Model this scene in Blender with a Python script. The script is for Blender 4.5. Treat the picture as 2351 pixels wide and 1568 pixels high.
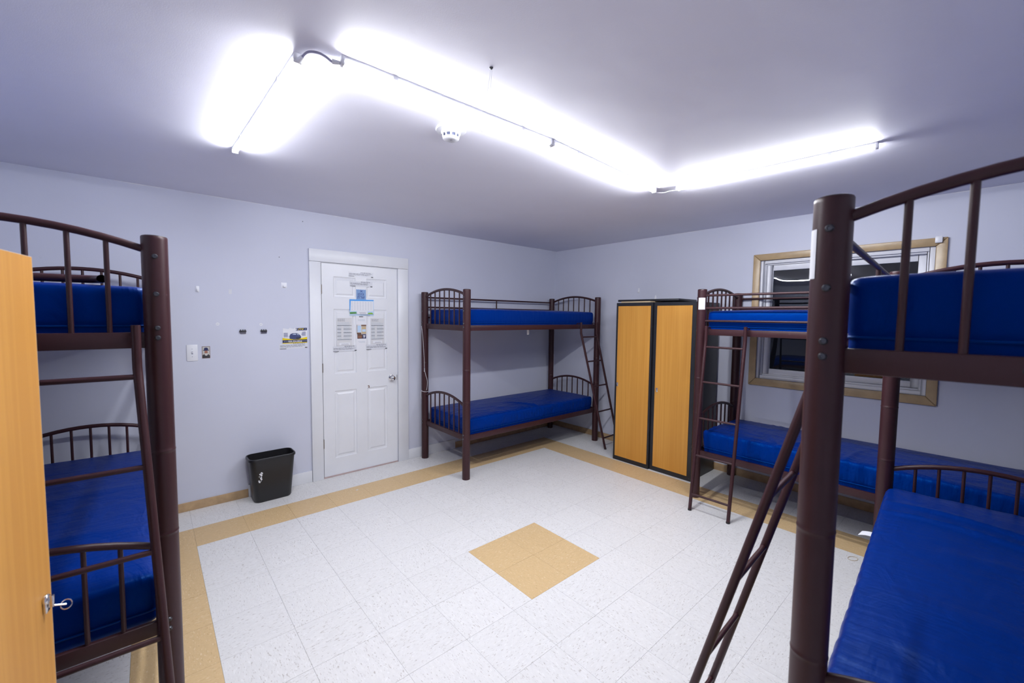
import bpy, bmesh, math, random
from mathutils import Vector, Matrix, noise, Euler

for o in list(bpy.data.objects):
    bpy.data.objects.remove(o, do_unlink=True)
scene = bpy.context.scene
COL = scene.collection
random.seed(7)
R = math.radians

# ------------------------------------------------------------------ camera
YW, XW, H = 0.6716, 4.1926, 2.4855          # door wall plane, window wall plane, ceiling height
XL, YF = -1.02, -4.10                       # left wall, wall behind the camera
T = 0.3048                                  # one floor tile
cam_d = bpy.data.cameras.new('camera')
cam = bpy.data.objects.new('camera', cam_d)
COL.objects.link(cam)
yaw, pitch, roll, FPX = 0.85206, -0.06047, 0.0110, 952.81
fw = Vector((math.cos(yaw) * math.cos(pitch), math.sin(yaw) * math.cos(pitch), math.sin(pitch)))
rt = Vector((math.sin(yaw), -math.cos(yaw), 0))
up = rt.cross(fw)
r2 = rt * math.cos(roll) + up * math.sin(roll)
u2 = -rt * math.sin(roll) + up * math.cos(roll)
m = Matrix((r2, u2, -fw)).transposed().to_4x4()
m.translation = Vector((-0.19463, -3.40627, 1.56248))
cam.matrix_world = m
cam_d.sensor_width = 36.0
cam_d.lens = 36.0 * FPX / 2351.0
cam_d.clip_start = 0.05
cam_d.clip_end = 60
cam_d.dof.use_dof = True
cam_d.dof.focus_distance = 3.6
cam_d.dof.aperture_fstop = 3.5
scene.camera = cam

# ------------------------------------------------------------------ night outside, exposure
w = bpy.data.worlds.new('night')
scene.world = w
w.use_nodes = True
w.node_tree.nodes['Background'].inputs[0].default_value = (0.010, 0.012, 0.020, 1)
w.node_tree.nodes['Background'].inputs[1].default_value = 0.25
scene.view_settings.view_transform = 'Standard'
scene.view_settings.look = 'None'
scene.view_settings.gamma = 1
scene.view_settings.use_curve_mapping = False
scene.view_settings.exposure = 0.0
TUBE_EMIT = 216.0
TUBE_COLOR = (0.955, 0.97, 1.0)

# ------------------------------------------------------------------ mesh helpers
class MB:
    def __init__(s):
        s.v = []; s.f = []
    def add(s, vs, fs):
        b = len(s.v); s.v += [tuple(x) for x in vs]; s.f += [tuple(b + i for i in f) for f in fs]
        return s
    def box(s, x0, x1, y0, y1, z0, z1):
        return s.add([(x0, y0, z0), (x1, y0, z0), (x1, y1, z0), (x0, y1, z0), (x0, y0, z1), (x1, y0, z1), (x1, y1, z1), (x0, y1, z1)],
                     [(3, 2, 1, 0), (4, 5, 6, 7), (0, 1, 5, 4), (1, 2, 6, 5), (2, 3, 7, 6), (3, 0, 4, 7)])
    def tube(s, pts, r, n=12, caps=True, closed=False):
        P = [Vector(p) for p in pts]; k = len(P); vs = []; fs = []
        t0 = (P[1] - P[0]).normalized()
        a = Vector((0, 0, 1)) if abs(t0.z) < 0.9 else Vector((1, 0, 0))
        nrm = t0.cross(a).normalized()
        rr = r if isinstance(r, (list, tuple)) else [r] * k
        for i in range(k):
            if closed: t = (P[(i + 1) % k] - P[i - 1]).normalized()
            elif i == 0: t = (P[1] - P[0]).normalized()
            elif i == k - 1: t = (P[-1] - P[-2]).normalized()
            else: t = ((P[i + 1] - P[i]).normalized() + (P[i] - P[i - 1]).normalized()).normalized()
            nrm = (nrm - t * nrm.dot(t)).normalized()
            b = t.cross(nrm)
            sc = 1.0
            for j in range(n):
                an = 2 * math.pi * j / n
                vs.append(P[i] + (nrm * math.cos(an) + b * math.sin(an)) * rr[i] * sc)
        for i in range(k if closed else k - 1):
            for j in range(n):
                i2 = (i + 1) % k
                fs.append((i * n + j, i * n + (j + 1) % n, i2 * n + (j + 1) % n, i2 * n + j))
        if caps and not closed:
            fs.append(tuple(range(n))[::-1]); fs.append(tuple((k - 1) * n + j for j in range(n)))
        return s.add(vs, fs)
    def lathe(s, prof, c=(0, 0, 0), n=32, axis='z'):
        vs = []; fs = []
        for (r, z) in prof:
            for j in range(n):
                an = 2 * math.pi * j / n; x, y = r * math.cos(an), r * math.sin(an)
                p = {'z': (x, y, z), 'x': (z, x, y), 'y': (y, z, x)}[axis]
                vs.append((p[0] + c[0], p[1] + c[1], p[2] + c[2]))
        for i in range(len(prof) - 1):
            for j in range(n):
                fs.append((i * n + j, i * n + (j + 1) % n, (i + 1) * n + (j + 1) % n, (i + 1) * n + j))
        if prof[0][0] > 1e-6: fs.append(tuple(range(n))[::-1])
        if prof[-1][0] > 1e-6: fs.append(tuple((len(prof) - 1) * n + j for j in range(n)))
        return s.add(vs, fs)
    def prism(s, poly, fn, d0, d1):
        """poly: 2D points; fn(a, b, d) -> 3D"""
        n = len(poly)
        vs = [fn(a, b, d0) for a, b in poly] + [fn(a, b, d1) for a, b in poly]
        fs = [tuple(range(n))[::-1], tuple(range(n, 2 * n))] + [(i, (i + 1) % n, n + (i + 1) % n, n + i) for i in range(n)]
        return s.add(vs, fs)
    def build(s, name, mat, parent=None, smooth=False, bevel=0.0, seg=2, angle=40):
        me = bpy.data.meshes.new(name)
        me.from_pydata(s.v, [], s.f)
        bm = bmesh.new(); bm.from_mesh(me)
        bmesh.ops.remove_doubles(bm, verts=bm.verts, dist=1e-7)
        bmesh.ops.recalc_face_normals(bm, faces=bm.faces)
        if bevel > 0:
            es = [e for e in bm.edges if len(e.link_faces) == 2 and e.calc_face_angle(0) > R(30)]
            bmesh.ops.bevel(bm, geom=es, offset=bevel, segments=seg, profile=0.5, affect='EDGES', clamp_overlap=True)
        bm.to_mesh(me); bm.free()
        if smooth or bevel > 0:
            me.shade_smooth(); me.set_sharp_from_angle(angle=R(angle))
        me.materials.append(mat)
        return place(name, me, parent)

def place(name, me, parent=None, loc=None, rz=0.0):
    o = bpy.data.objects.new(name, me)
    COL.objects.link(o)
    if parent: o.parent = parent
    if loc is not None: o.location = loc
    if rz: o.rotation_euler = (0, 0, rz)
    return o

def tag(o, label, cat, group=None, kind=None):
    if label: o['label'] = label
    if cat: o['category'] = cat
    if group: o['group'] = group
    if kind: o['kind'] = kind
    return o

def root(name, loc, rz=0.0, label=None, cat=None, group=None, kind=None):
    e = bpy.data.objects.new(name, None)
    e.empty_display_size = 0.1
    COL.objects.link(e)
    e.location = loc; e.rotation_euler = (0, 0, rz)
    return tag(e, label, cat, group, kind)

def struct(o):
    o['kind'] = 'structure'; return o

# ------------------------------------------------------------------ materials
def new_mat(name):
    ma = bpy.data.materials.new(name); ma.use_nodes = True
    nt = ma.node_tree
    return ma, nt, nt.nodes['Principled BSDF']

def plain(name, col, rough=0.5, metal=0.0, spec=0.5, bump=0.0, bscale=200, var=0.0, vscale=3.0, coat=0.0):
    ma, nt, p = new_mat(name)
    p.inputs['Base Color'].default_value = (*col, 1)
    p.inputs['Roughness'].default_value = rough
    p.inputs['Metallic'].default_value = metal
    p.inputs['Specular IOR Level'].default_value = spec
    p.inputs['Coat Weight'].default_value = coat
    N, L = nt.nodes, nt.links
    tc = N.new('ShaderNodeTexCoord')
    if var > 0:
        nz = N.new('ShaderNodeTexNoise'); nz.inputs['Scale'].default_value = vscale; nz.inputs['Detail'].default_value = 6
        L.new(tc.outputs['Object'], nz.inputs['Vector'])
        mr = N.new('ShaderNodeMapRange')
        mr.inputs['From Min'].default_value = 0.3; mr.inputs['From Max'].default_value = 0.7
        mr.inputs['To Min'].default_value = 1 - var; mr.inputs['To Max'].default_value = 1 + var
        L.new(nz.outputs['Fac'], mr.inputs['Value'])
        mx = N.new('ShaderNodeMix'); mx.data_type = 'RGBA'; mx.blend_type = 'MULTIPLY'; mx.inputs['Factor'].default_value = 1
        mx.inputs['A'].default_value = (*col, 1)
        L.new(mr.outputs['Result'], mx.inputs['B'])
        L.new(mx.outputs['Result'], p.inputs['Base Color'])
    if bump > 0:
        nb = N.new('ShaderNodeTexNoise'); nb.inputs['Scale'].default_value = bscale; nb.inputs['Detail'].default_value = 3
        L.new(tc.outputs['Object'], nb.inputs['Vector'])
        b = N.new('ShaderNodeBump'); b.inputs['Strength'].default_value = bump; b.inputs['Distance'].default_value = 0.002
        L.new(nb.outputs['Fac'], b.inputs['Height']); L.new(b.outputs['Normal'], p.inputs['Normal'])
    return ma

def paint_wall(name, col, scuff):
    ma, nt, p = new_mat(name)
    N, L = nt.nodes, nt.links
    p.inputs['Roughness'].default_value = 0.55; p.inputs['Specular IOR Level'].default_value = 0.35
    tc = N.new('ShaderNodeTexCoord')
    n1 = N.new('ShaderNodeTexNoise'); n1.inputs['Scale'].default_value = 1.3; n1.inputs['Detail'].default_value = 5
    n2 = N.new('ShaderNodeTexNoise'); n2.inputs['Scale'].default_value = 9.0; n2.inputs['Detail'].default_value = 8; n2.inputs['Roughness'].default_value = 0.7
    L.new(tc.outputs['Object'], n1.inputs['Vector']); L.new(tc.outputs['Object'], n2.inputs['Vector'])
    r1 = N.new('ShaderNodeMapRange'); r1.inputs['From Min'].default_value = .3; r1.inputs['From Max'].default_value = .7
    r1.inputs['To Min'].default_value = .965; r1.inputs['To Max'].default_value = 1.02
    L.new(n1.outputs['Fac'], r1.inputs['Value'])
    cr = N.new('ShaderNodeValToRGB'); cr.color_ramp.elements[0].position = .66; cr.color_ramp.elements[1].position = .80
    cr.color_ramp.elements[0].color = (1, 1, 1, 1); cr.color_ramp.elements[1].color = (1 - scuff, 1 - scuff, 1 - scuff, 1)
    L.new(n2.outputs['Fac'], cr.inputs['Fac'])
    a = N.new('ShaderNodeMix'); a.data_type = 'RGBA'; a.blend_type = 'MULTIPLY'; a.inputs['Factor'].default_value = 1
    a.inputs['A'].default_value = (*col, 1); L.new(r1.outputs['Result'], a.inputs['B'])
    b = N.new('ShaderNodeMix'); b.data_type = 'RGBA'; b.blend_type = 'MULTIPLY'; b.inputs['Factor'].default_value = 1
    L.new(a.outputs['Result'], b.inputs['A']); L.new(cr.outputs['Color'], b.inputs['B'])
    L.new(b.outputs['Result'], p.inputs['Base Color'])
    n3 = N.new('ShaderNodeTexNoise'); n3.inputs['Scale'].default_value = 260; n3.inputs['Detail'].default_value = 2
    n4 = N.new('ShaderNodeTexNoise'); n4.inputs['Scale'].default_value = 3.5; n4.inputs['Detail'].default_value = 3
    L.new(tc.outputs['Object'], n3.inputs['Vector']); L.new(tc.outputs['Object'], n4.inputs['Vector'])
    b1 = N.new('ShaderNodeBump'); b1.inputs['Strength'].default_value = .25; b1.inputs['Distance'].default_value = .0008
    b2 = N.new('ShaderNodeBump'); b2.inputs['Strength'].default_value = .35; b2.inputs['Distance'].default_value = .006
    L.new(n3.outputs['Fac'], b1.inputs['Height']); L.new(n4.outputs['Fac'], b2.inputs['Height'])
    L.new(b1.outputs['Normal'], b2.inputs['Normal']); L.new(b2.outputs['Normal'], p.inputs['Normal'])
    return ma

def tile_mat(name, col, fleck, light, amount):
    """vinyl composition tile: directional chips, random offset for each tile"""
    ma, nt, p = new_mat(name)
    N, L = nt.nodes, nt.links
    tc = N.new('ShaderNodeTexCoord'); oi = N.new('ShaderNodeObjectInfo')
    off = N.new('ShaderNodeVectorMath'); off.operation = 'MULTIPLY_ADD'
    cmb = N.new('ShaderNodeCombineXYZ')
    ml = N.new('ShaderNodeMath'); ml.operation = 'MULTIPLY'; ml.inputs[1].default_value = 37.0
    L.new(oi.outputs['Random'], ml.inputs[0])
    for i in range(3): L.new(ml.outputs[0], cmb.inputs[i])
    off.inputs[1].default_value = (1, 1, 1)
    L.new(tc.outputs['Object'], off.inputs[0]); L.new(cmb.outputs[0], off.inputs[2])
    def stretch(sx, sy):
        mp = N.new('ShaderNodeMapping'); mp.inputs['Scale'].default_value = (sx, sy, 1)
        L.new(off.outputs[0], mp.inputs['Vector']); return mp.outputs['Vector']
    def ramp(src, a, b):
        c = N.new('ShaderNodeMapRange'); c.inputs['From Min'].default_value = a; c.inputs['From Max'].default_value = b
        L.new(src, c.inputs['Value']); return c.outputs['Result']
    def nz(vec, det=2.0):
        n = N.new('ShaderNodeTexNoise'); n.inputs['Scale'].default_value = 1; n.inputs['Detail'].default_value = det
        L.new(vec, n.inputs['Vector']); return n.outputs['Fac']
    f1 = ramp(nz(stretch(62, 190)), .615, .70)
    f2 = ramp(nz(stretch(50, 150)), .60, .72)
    f3 = ramp(nz(stretch(26, 70), 4), .35, .7)
    def mix(fac, A, B, k=1.0):
        mx = N.new('ShaderNodeMix'); mx.data_type = 'RGBA'
        mm = N.new('ShaderNodeMath'); mm.operation = 'MULTIPLY'; mm.inputs[1].default_value = k
        L.new(fac, mm.inputs[0]); L.new(mm.outputs[0], mx.inputs['Factor'])
        if isinstance(A, tuple): mx.inputs['A'].default_value = (*A, 1)
        else: L.new(A, mx.inputs['A'])
        mx.inputs['B'].default_value = (*B, 1)
        return mx.outputs['Result']
    c = mix(f3, col, tuple(x * .93 for x in col), .8)
    c = mix(f1, c, fleck, amount)
    mp2 = N.new('ShaderNodeMapping'); mp2.inputs['Location'].default_value = (5.3, 8.1, 0)
    c = mix(f2, c, light, .55)
    br = N.new('ShaderNodeMapRange'); br.inputs['To Min'].default_value = .985; br.inputs['To Max'].default_value = 1.012
    L.new(oi.outputs['Random'], br.inputs['Value'])
    mu = N.new('ShaderNodeMix'); mu.data_type = 'RGBA'; mu.blend_type = 'MULTIPLY'; mu.inputs['Factor'].default_value = 1
    L.new(c, mu.inputs['A']); L.new(br.outputs['Result'], mu.inputs['B'])
    L.new(mu.outputs['Result'], p.inputs['Base Color'])
    p.inputs['Roughness'].default_value = .42; p.inputs['Specular IOR Level'].default_value = .35
    nb = N.new('ShaderNodeTexNoise'); nb.inputs['Scale'].default_value = 40
    L.new(off.outputs[0], nb.inputs['Vector'])
    bp = N.new('ShaderNodeBump'); bp.inputs['Strength'].default_value = .08; bp.inputs['Distance'].default_value = .001
    L.new(nb.outputs['Fac'], bp.inputs['Height']); L.new(bp.outputs['Normal'], p.inputs['Normal'])
    return ma

def wood_mat(name, c1, c2):
    ma, nt, p = new_mat(name)
    N, L = nt.nodes, nt.links
    tc = N.new('ShaderNodeTexCoord')
    mp = N.new('ShaderNodeMapping'); mp.inputs['Scale'].default_value = (60, 60, 1.1)
    L.new(tc.outputs['Object'], mp.inputs['Vector'])
    n1 = N.new('ShaderNodeTexNoise'); n1.inputs['Scale'].default_value = 1; n1.inputs['Detail'].default_value = 5
    L.new(mp.outputs['Vector'], n1.inputs['Vector'])
    mp2 = N.new('ShaderNodeMapping'); mp2.inputs['Scale'].default_value = (7, 7, .5)
    L.new(tc.outputs['Object'], mp2.inputs['Vector'])
    n2 = N.new('ShaderNodeTexNoise'); n2.inputs['Scale'].default_value = 1; n2.inputs['Detail'].default_value = 2
    L.new(mp2.outputs['Vector'], n2.inputs['Vector'])
    ad = N.new('ShaderNodeMath'); ad.operation = 'ADD'; L.new(n1.outputs['Fac'], ad.inputs[0]); L.new(n2.outputs['Fac'], ad.inputs[1])
    cr = N.new('ShaderNodeValToRGB')
    cr.color_ramp.elements[0].position = .42; cr.color_ramp.elements[0].color = (*c2, 1)
    cr.color_ramp.elements[1].position = .62; cr.color_ramp.elements[1].color = (*c1, 1)
    hv = N.new('ShaderNodeMath'); hv.operation = 'MULTIPLY'; hv.inputs[1].default_value = .5
    L.new(ad.outputs[0], hv.inputs[0]); L.new(hv.outputs[0], cr.inputs['Fac'])
    L.new(cr.outputs['Color'], p.inputs['Base Color'])
    p.inputs['Roughness'].default_value = .45; p.inputs['Specular IOR Level'].default_value = .35
    return ma

def worn_paint(name, col, chip, amount=.74):
    ma, nt, p = new_mat(name)
    N, L = nt.nodes, nt.links
    tc = N.new('ShaderNodeTexCoord')
    n = N.new('ShaderNodeTexNoise'); n.inputs['Scale'].default_value = 38; n.inputs['Detail'].default_value = 7; n.inputs['Roughness'].default_value = .72
    L.new(tc.outputs['Object'], n.inputs['Vector'])
    cr = N.new('ShaderNodeMapRange'); cr.inputs['From Min'].default_value = amount; cr.inputs['From Max'].default_value = amount + .04
    L.new(n.outputs['Fac'], cr.inputs['Value'])
    mx = N.new('ShaderNodeMix'); mx.data_type = 'RGBA'; mx.inputs['A'].default_value = (*col, 1); mx.inputs['B'].default_value = (*chip, 1)
    L.new(cr.outputs['Result'], mx.inputs['Factor']); L.new(mx.outputs['Result'], p.inputs['Base Color'])
    p.inputs['Roughness'].default_value = .40; p.inputs['Specular IOR Level'].default_value = .38
    return ma

def fabric_mat(name, col, rump=1.0):
    ma, nt, p = new_mat(name)
    N, L = nt.nodes, nt.links
    p.inputs['Base Color'].default_value = (*col, 1)
    p.inputs['Roughness'].default_value = .40
    p.inputs['Specular IOR Level'].default_value = .24
    p.inputs['Specular Tint'].default_value = (.0, .35, 1.0, 1)
    p.inputs['Sheen Weight'].default_value = .0
    p.inputs['Sheen Tint'].default_value = (.15, .4, 1.0, 1)
    p.inputs['Sheen Roughness'].default_value = .4
    tc = N.new('ShaderNodeTexCoord')
    mp = N.new('ShaderNodeMapping'); mp.inputs['Scale'].default_value = (5, 9, 4)
    L.new(tc.outputs['Object'], mp.inputs['Vector'])
    n = N.new('ShaderNodeTexNoise'); n.inputs['Scale'].default_value = 1.0; n.inputs['Detail'].default_value = 4; n.inputs['Distortion'].default_value = .8
    L.new(mp.outputs['Vector'], n.inputs['Vector'])
    mp2 = N.new('ShaderNodeMapping'); mp2.inputs['Scale'].default_value = (34, 5, 5)
    L.new(tc.outputs['Object'], mp2.inputs['Vector'])
    n2 = N.new('ShaderNodeTexNoise'); n2.inputs['Scale'].default_value = 1.0; n2.inputs['Detail'].default_value = 3
    L.new(mp2.outputs['Vector'], n2.inputs['Vector'])
    b1 = N.new('ShaderNodeBump'); b1.inputs['Strength'].default_value = .6; b1.inputs['Distance'].default_value = .014 * rump
    b2 = N.new('ShaderNodeBump'); b2.inputs['Strength'].default_value = .5; b2.inputs['Distance'].default_value = .006 * rump
    L.new(n.outputs['Fac'], b1.inputs['Height']); L.new(n2.outputs['Fac'], b2.inputs['Height'])
    L.new(b1.outputs['Normal'], b2.inputs['Normal']); L.new(b2.outputs['Normal'], p.inputs['Normal'])
    return ma

def glass_mat():
    ma = bpy.data.materials.new('window_glass'); ma.use_nodes = True
    nt = ma.node_tree; N, L = nt.nodes, nt.links
    N.remove(N['Principled BSDF'])
    tr = N.new('ShaderNodeBsdfTransparent'); tr.inputs[0].default_value = (.92, .94, .96, 1)
    gl = N.new('ShaderNodeBsdfGlossy'); gl.inputs['Roughness'].default_value = .0; gl.inputs[0].default_value = (.95, .97, 1, 1)
    fr = N.new('ShaderNodeFresnel'); fr.inputs['IOR'].default_value = 1.52
    mx = N.new('ShaderNodeMixShader')
    L.new(fr.outputs[0], mx.inputs[0]); L.new(tr.outputs[0], mx.inputs[1]); L.new(gl.outputs[0], mx.inputs[2])
    L.new(mx.outputs[0], N['Material Output'].inputs['Surface'])
    return ma

def emit_mat():
    ma = bpy.data.materials.new('lit_diffuser'); ma.use_nodes = True
    nt = ma.node_tree; N, L = nt.nodes, nt.links
    N.remove(N['Principled BSDF'])
    e = N.new('ShaderNodeEmission'); e.inputs[0].default_value = (*TUBE_COLOR, 1); e.inputs[1].default_value = TUBE_EMIT
    L.new(e.outputs[0], N['Material Output'].inputs['Surface'])
    return ma

M = dict(
    wall=paint_wall('wall_paint', (.61, .632, .745), .10),
    ceil=paint_wall('ceiling_paint', (.76, .76, .865), .05),
    grout=plain('tile_joint', (.16, .15, .15), .9),
    tile=tile_mat('white_tile', (.755, .748, .748), (.40, .365, .34), (.88, .88, .89), .75),
    tan=tile_mat('tan_tile', (.66, .47, .25), (.46, .29, .13), (.82, .69, .50), .6),
    white=plain('white_trim', (.74, .755, .80), .35, var=.03, bump=.1),
    doorw=plain('white_door', (.76, .775, .82), .34, var=.025, vscale=4, bump=.15, bscale=90),
    vinyl=plain('white_vinyl', (.76, .77, .82), .3),
    tanpaint=plain('tan_gloss_paint', (.43, .305, .165), .28, var=.10, vscale=14, bump=.4, bscale=60),
    tanbase=plain('tan_baseboard_paint', (.46, .31, .17), .45, var=.15, vscale=18),
    steel=worn_paint('maroon_bed_paint', (.040, .0125, .0160), (.30, .24, .26), .735),
    steelclean=worn_paint('maroon_bed_paint_smooth', (.038, .0120, .0152), (.30, .24, .26), .80),
    cap=plain('black_plastic', (.012, .012, .014), .4),
    bolt=plain('dark_bolt', (.10, .105, .12), .3, metal=.8),
    fabric=fabric_mat('blue_vinyl', (.0002, .0205, .185)),
    fabricr=fabric_mat('blue_vinyl_rumpled', (.0002, .0205, .185), 2.6),
    fabric2=fabric_mat('blue_vinyl_piping', (.0008, .030, .20)),
    wood=wood_mat('beech_laminate', (.645, .315, .060), (.565, .258, .043)),
    woodedge=plain('pale_edge_band', (.66, .50, .36), .5),
    black=plain('black_laminate', (.012, .0135, .019), .38, var=.2, vscale=12),
    chrome=plain('chrome', (.72, .72, .74), .14, metal=1.0),
    brass=plain('aged_steel', (.30, .27, .24), .4, metal=.9),
    can=plain('black_bin_plastic', (.011, .011, .013), .38, bump=.2, bscale=400),
    canmark=plain('white_scuff', (.75, .77, .82), .7),
    plastic=plain('white_plastic', (.78, .79, .84), .3),
    plasticdim=plain('grey_plastic', (.40, .42, .50), .4),
    slot=plain('dark_slot', (.010, .016, .05), .6),
    paper=plain('white_paper', (.76, .77, .82), .6),
    film=plain('clear_tape', (.70, .715, .77), .18),
    sheet=plain('laminated_sheet', (.70, .70, .72), .2),
    ink=plain('black_ink', (.03, .03, .04), .6),
    grey=plain('grey_ink', (.30, .31, .36), .6),
    pale=plain('pale_print', (.48, .54, .62), .6),
    navy=plain('navy_ink', (.020, .026, .105), .5),
    blue=plain('blue_card', (.21, .34, .60), .6),
    deep=plain('deep_blue_ink', (.012, .035, .24), .6),
    sky=plain('sky_print', (.06, .33, .80), .4),
    palesky=plain('pale_sky_print', (.50, .66, .86), .4),
    green=plain('green_print', (.07, .26, .05), .5),
    lime=plain('lime_print', (.25, .50, .08), .5),
    yellow=plain('yellow_print', (.80, .60, .0), .4),
    carblue=plain('car_print', (.045, .06, .16), .4),
    carlight=plain('car_glass_print', (.45, .52, .68), .4),
    brown=plain('brown_print', (.16, .08, .045), .5),
    skin=plain('skin_print', (.34, .14, .09), .5),
    hair=plain('grey_hair_print', (.55, .53, .50), .5),
    cord=plain('white_cord', (.74, .75, .80), .5),
    cable=plain('lavender_grey_cable', (.34, .34, .48), .45),
    card=plain('cardboard', (.55, .43, .27), .8),
    pink=plain('pink_threshold', (.50, .38, .37), .6, var=.1),
    red=plain('red_ink', (.45, .05, .06), .6),
    glass=glass_mat(), emit=emit_mat(),
)

# ------------------------------------------------------------------ room shell
o = MB().box(XL - .12, XW + .12, YF - .12, YW + .12, -.08, -.0025).build('floor', M['grout']); struct(o)
FLOOR = o
o = MB().box(XL - .12, XW + .12, YF - .12, YW + .12, H, H + .1).build('ceiling', M['ceil']); struct(o)
CEIL = o
DX0, DX1, DZ = 1.008, 1.768, 2.046        # door opening
mb = MB()
mb.box(XL - .12, DX0, YW, YW + .12, 0, H); mb.box(DX1, XW + .12, YW, YW + .12, 0, H); mb.box(DX0, DX1, YW, YW + .12, DZ, H)
WALLB = struct(mb.build('wall_back', M['wall']))
WY0, WY1, WZ0, WZ1 = -3.128, -1.966, .998, 2.112   # window opening
mb = MB()
mb.box(XW, XW + .12, YF - .12, WY0, 0, H); mb.box(XW, XW + .12, WY1, YW, 0, H)
mb.box(XW, XW + .12, WY0, WY1, 0, WZ0); mb.box(XW, XW + .12, WY0, WY1, WZ1, H)
WALLR = struct(mb.build('wall_right', M['wall']))
struct(MB().box(XL - .12, XL, YF - .12, YW, 0, H).build('wall_left', M['wall']))
struct(MB().box(XL, XW, YF - .12, YF, 0, H).build('wall_front', M['wall']))

# floor tiles, each an object of its own
XN = 10.88 * T
xs = [XL, -2 * T, -T, 0] + [i * T for i in range(1, 11)] + [XN, XN + T, XN + 2 * T, XW]
ys = [YW, T, 0] + [-j * T for j in range(1, 11)] + [-11 * T, -12 * T, -13 * T, YF]
tile_cache = {}
rt_ = random.Random(3)
def lay_tile(x0, x1, y0, y1, tan, turn):
    g = .00045
    w_, d_ = round(x1 - x0 - 2 * g, 5), round(y1 - y0 - 2 * g, 5)
    if turn: key = (d_, w_, tan)
    else: key = (w_, d_, tan)
    if key not in tile_cache:
        a, b = key[0] / 2, key[1] / 2
        mbt = MB().box(-a, a, -b, b, -.0025, 0)
        me = bpy.data.meshes.new('tile'); me.from_pydata(mbt.v, [], mbt.f); me.materials.append(M['tan'] if tan else M['tile'])
        tile_cache[key] = me
    o = place('tan_tile' if tan else 'floor_tile', tile_cache[key], FLOOR, ((x0 + x1) / 2, (y0 + y1) / 2, rt_.uniform(-.0001, .0001)), math.pi / 2 if turn else 0)
    return o
for b in range(len(ys) - 1):
    y1, y0 = ys[b], ys[b + 1]
    rowx = list(xs)
    dia = abs(y1 + 4 * T) < 1e-6 or abs(y1 + 5 * T) < 1e-6
    if dia:
        rowx = [x for x in xs if not (4.1 * T < x < 6.9 * T)] + [4.44 * T, 5.44 * T, 6.44 * T]; rowx.sort()
    for a in range(len(rowx) - 1):
        x0, x1 = rowx[a], rowx[a + 1]
        xc, yc = (x0 + x1) / 2, (y0 + y1) / 2
        inside = -T < xc < XN + T and -11 * T < yc < T
        field = 0 < xc < XN and -10 * T < yc < 0
        tan = (inside and not field) or (dia and 4.44 * T < xc < 6.44 * T)
        lay_tile(x0, x1, y0, y1, tan, (a + b) % 2 == 1)

# baseboards
def bboard(name, x0, x1, y0, y1, h, m_):
    return struct(MB().box(x0, x1, y0, y1, 0, h).build(name, m_, bevel=.002))
bboard('baseboard_back', XL, .398, YW - .010, YW, .070, M['tanbase'])
bboard('baseboard_back', .400, .908, YW - .014, YW, .106, M['white'])
bboard('baseboard_back', 1.887, 2.488, YW - .014, YW, .106, M['white'])
bboard('baseboard_back', 2.490, XW, YW - .010, YW, .072, M['tanbase'])
bboard('baseboard_right', XW - .010, XW, YF, YW - .011, .072, M['tanbase'])

# ------------------------------------------------------------------ door
YD = YW - .004                     # front face of the leaf
D0, D1 = 1.019, 1.757
pan = [(1.123, 1.334, 1.726, 1.920), (1.440, 1.652, 1.726, 1.920), (1.123, 1.334, .993, 1.614), (1.440, 1.652, .993, 1.614), (1.123, 1.334, .178, .830), (1.440, 1.652, .178, .830)]
mb = MB()
Z0, Z1 = .012, 2.036
yb = YD + .035
for a, b in ((D0, 1.123), (1.334, 1.440), (1.652, D1)): mb.box(a, b, YD, yb, Z0, Z1)
for xa, xb in ((1.123, 1.334), (1.440, 1.652)):
    for a, b in ((Z0, .178), (.830, .993), (1.614, 1.726), (1.920, Z1)): mb.box(xa, xb, YD, yb, a, b)
DOOR = struct(mb.build('door_1', M['doorw']))
for (xa, xb, za, zb) in pan:
    mb = MB()
    rings = [(0, 0), (.006, .007), (.020, .009), (.036, .002), (.040, .002)]
    vs = []
    for ins, dep in rings:
        vs += [(xa + ins, YD + dep, za + ins), (xb - ins, YD + dep, za + ins), (xb - ins, YD + dep, zb - ins), (xa + ins, YD + dep, zb - ins)]
    fs = []
    for k in range(len(rings) - 1):
        for j in range(4): fs.append((k * 4 + j, k * 4 + (j + 1) % 4, k * 4 + 4 + (j + 1) % 4, k * 4 + 4 + j))
    n = (len(rings) - 1) * 4
    fs.append((n, n + 1, n + 2, n + 3))
    b0 = len(vs)
    vs += [(xa, yb, za), (xb, yb, za), (xb, yb, zb), (xa, yb, zb)]
    for j in range(4): fs.append((j, (j + 1) % 4, b0 + (j + 1) % 4, b0 + j))
    fs.append((b0, b0 + 1, b0 + 2, b0 + 3))
    mb.add(vs, fs); mb.build('panel', M['doorw'], DOOR)
for z in (1.795, 1.06, .335):
    h = MB().box(1.011, 1.021, YD - .004, YD + .004, z - .042, z + .042)
    for k in range(3): h.tube([(1.0145, YD - .006, z - .042 + k * .029), (1.0145, YD - .006, z - .016 + k * .029)], .0055, 10)
    ho = h.build('hinge', M['brass'], DOOR)
kn = MB().lathe([(.0, -.062), (.016, -.062), (.022, -.057), (.026, -.046), (.0245, -.036), (.015, -.028), (.0115, -.018), (.0115, -.010), (.0, -.010)], (1.697, YD, .908), 28, 'y').build('door_knob', M['chrome'], DOOR, smooth=True)
tag(kn, 'round chrome knob', None)
MB().lathe([(0, -.011), (.020, -.010), (.031, -.006), (.033, 0), (0, 0)], (1.697, YD, .908), 32, 'y').build('rosette', M['chrome'], kn, smooth=True)
MB().box(D1 - .001, D1 + .003, YD - .002, YD + .02, .88, .935).build('strike_latch', M['brass'], DOOR)
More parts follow.
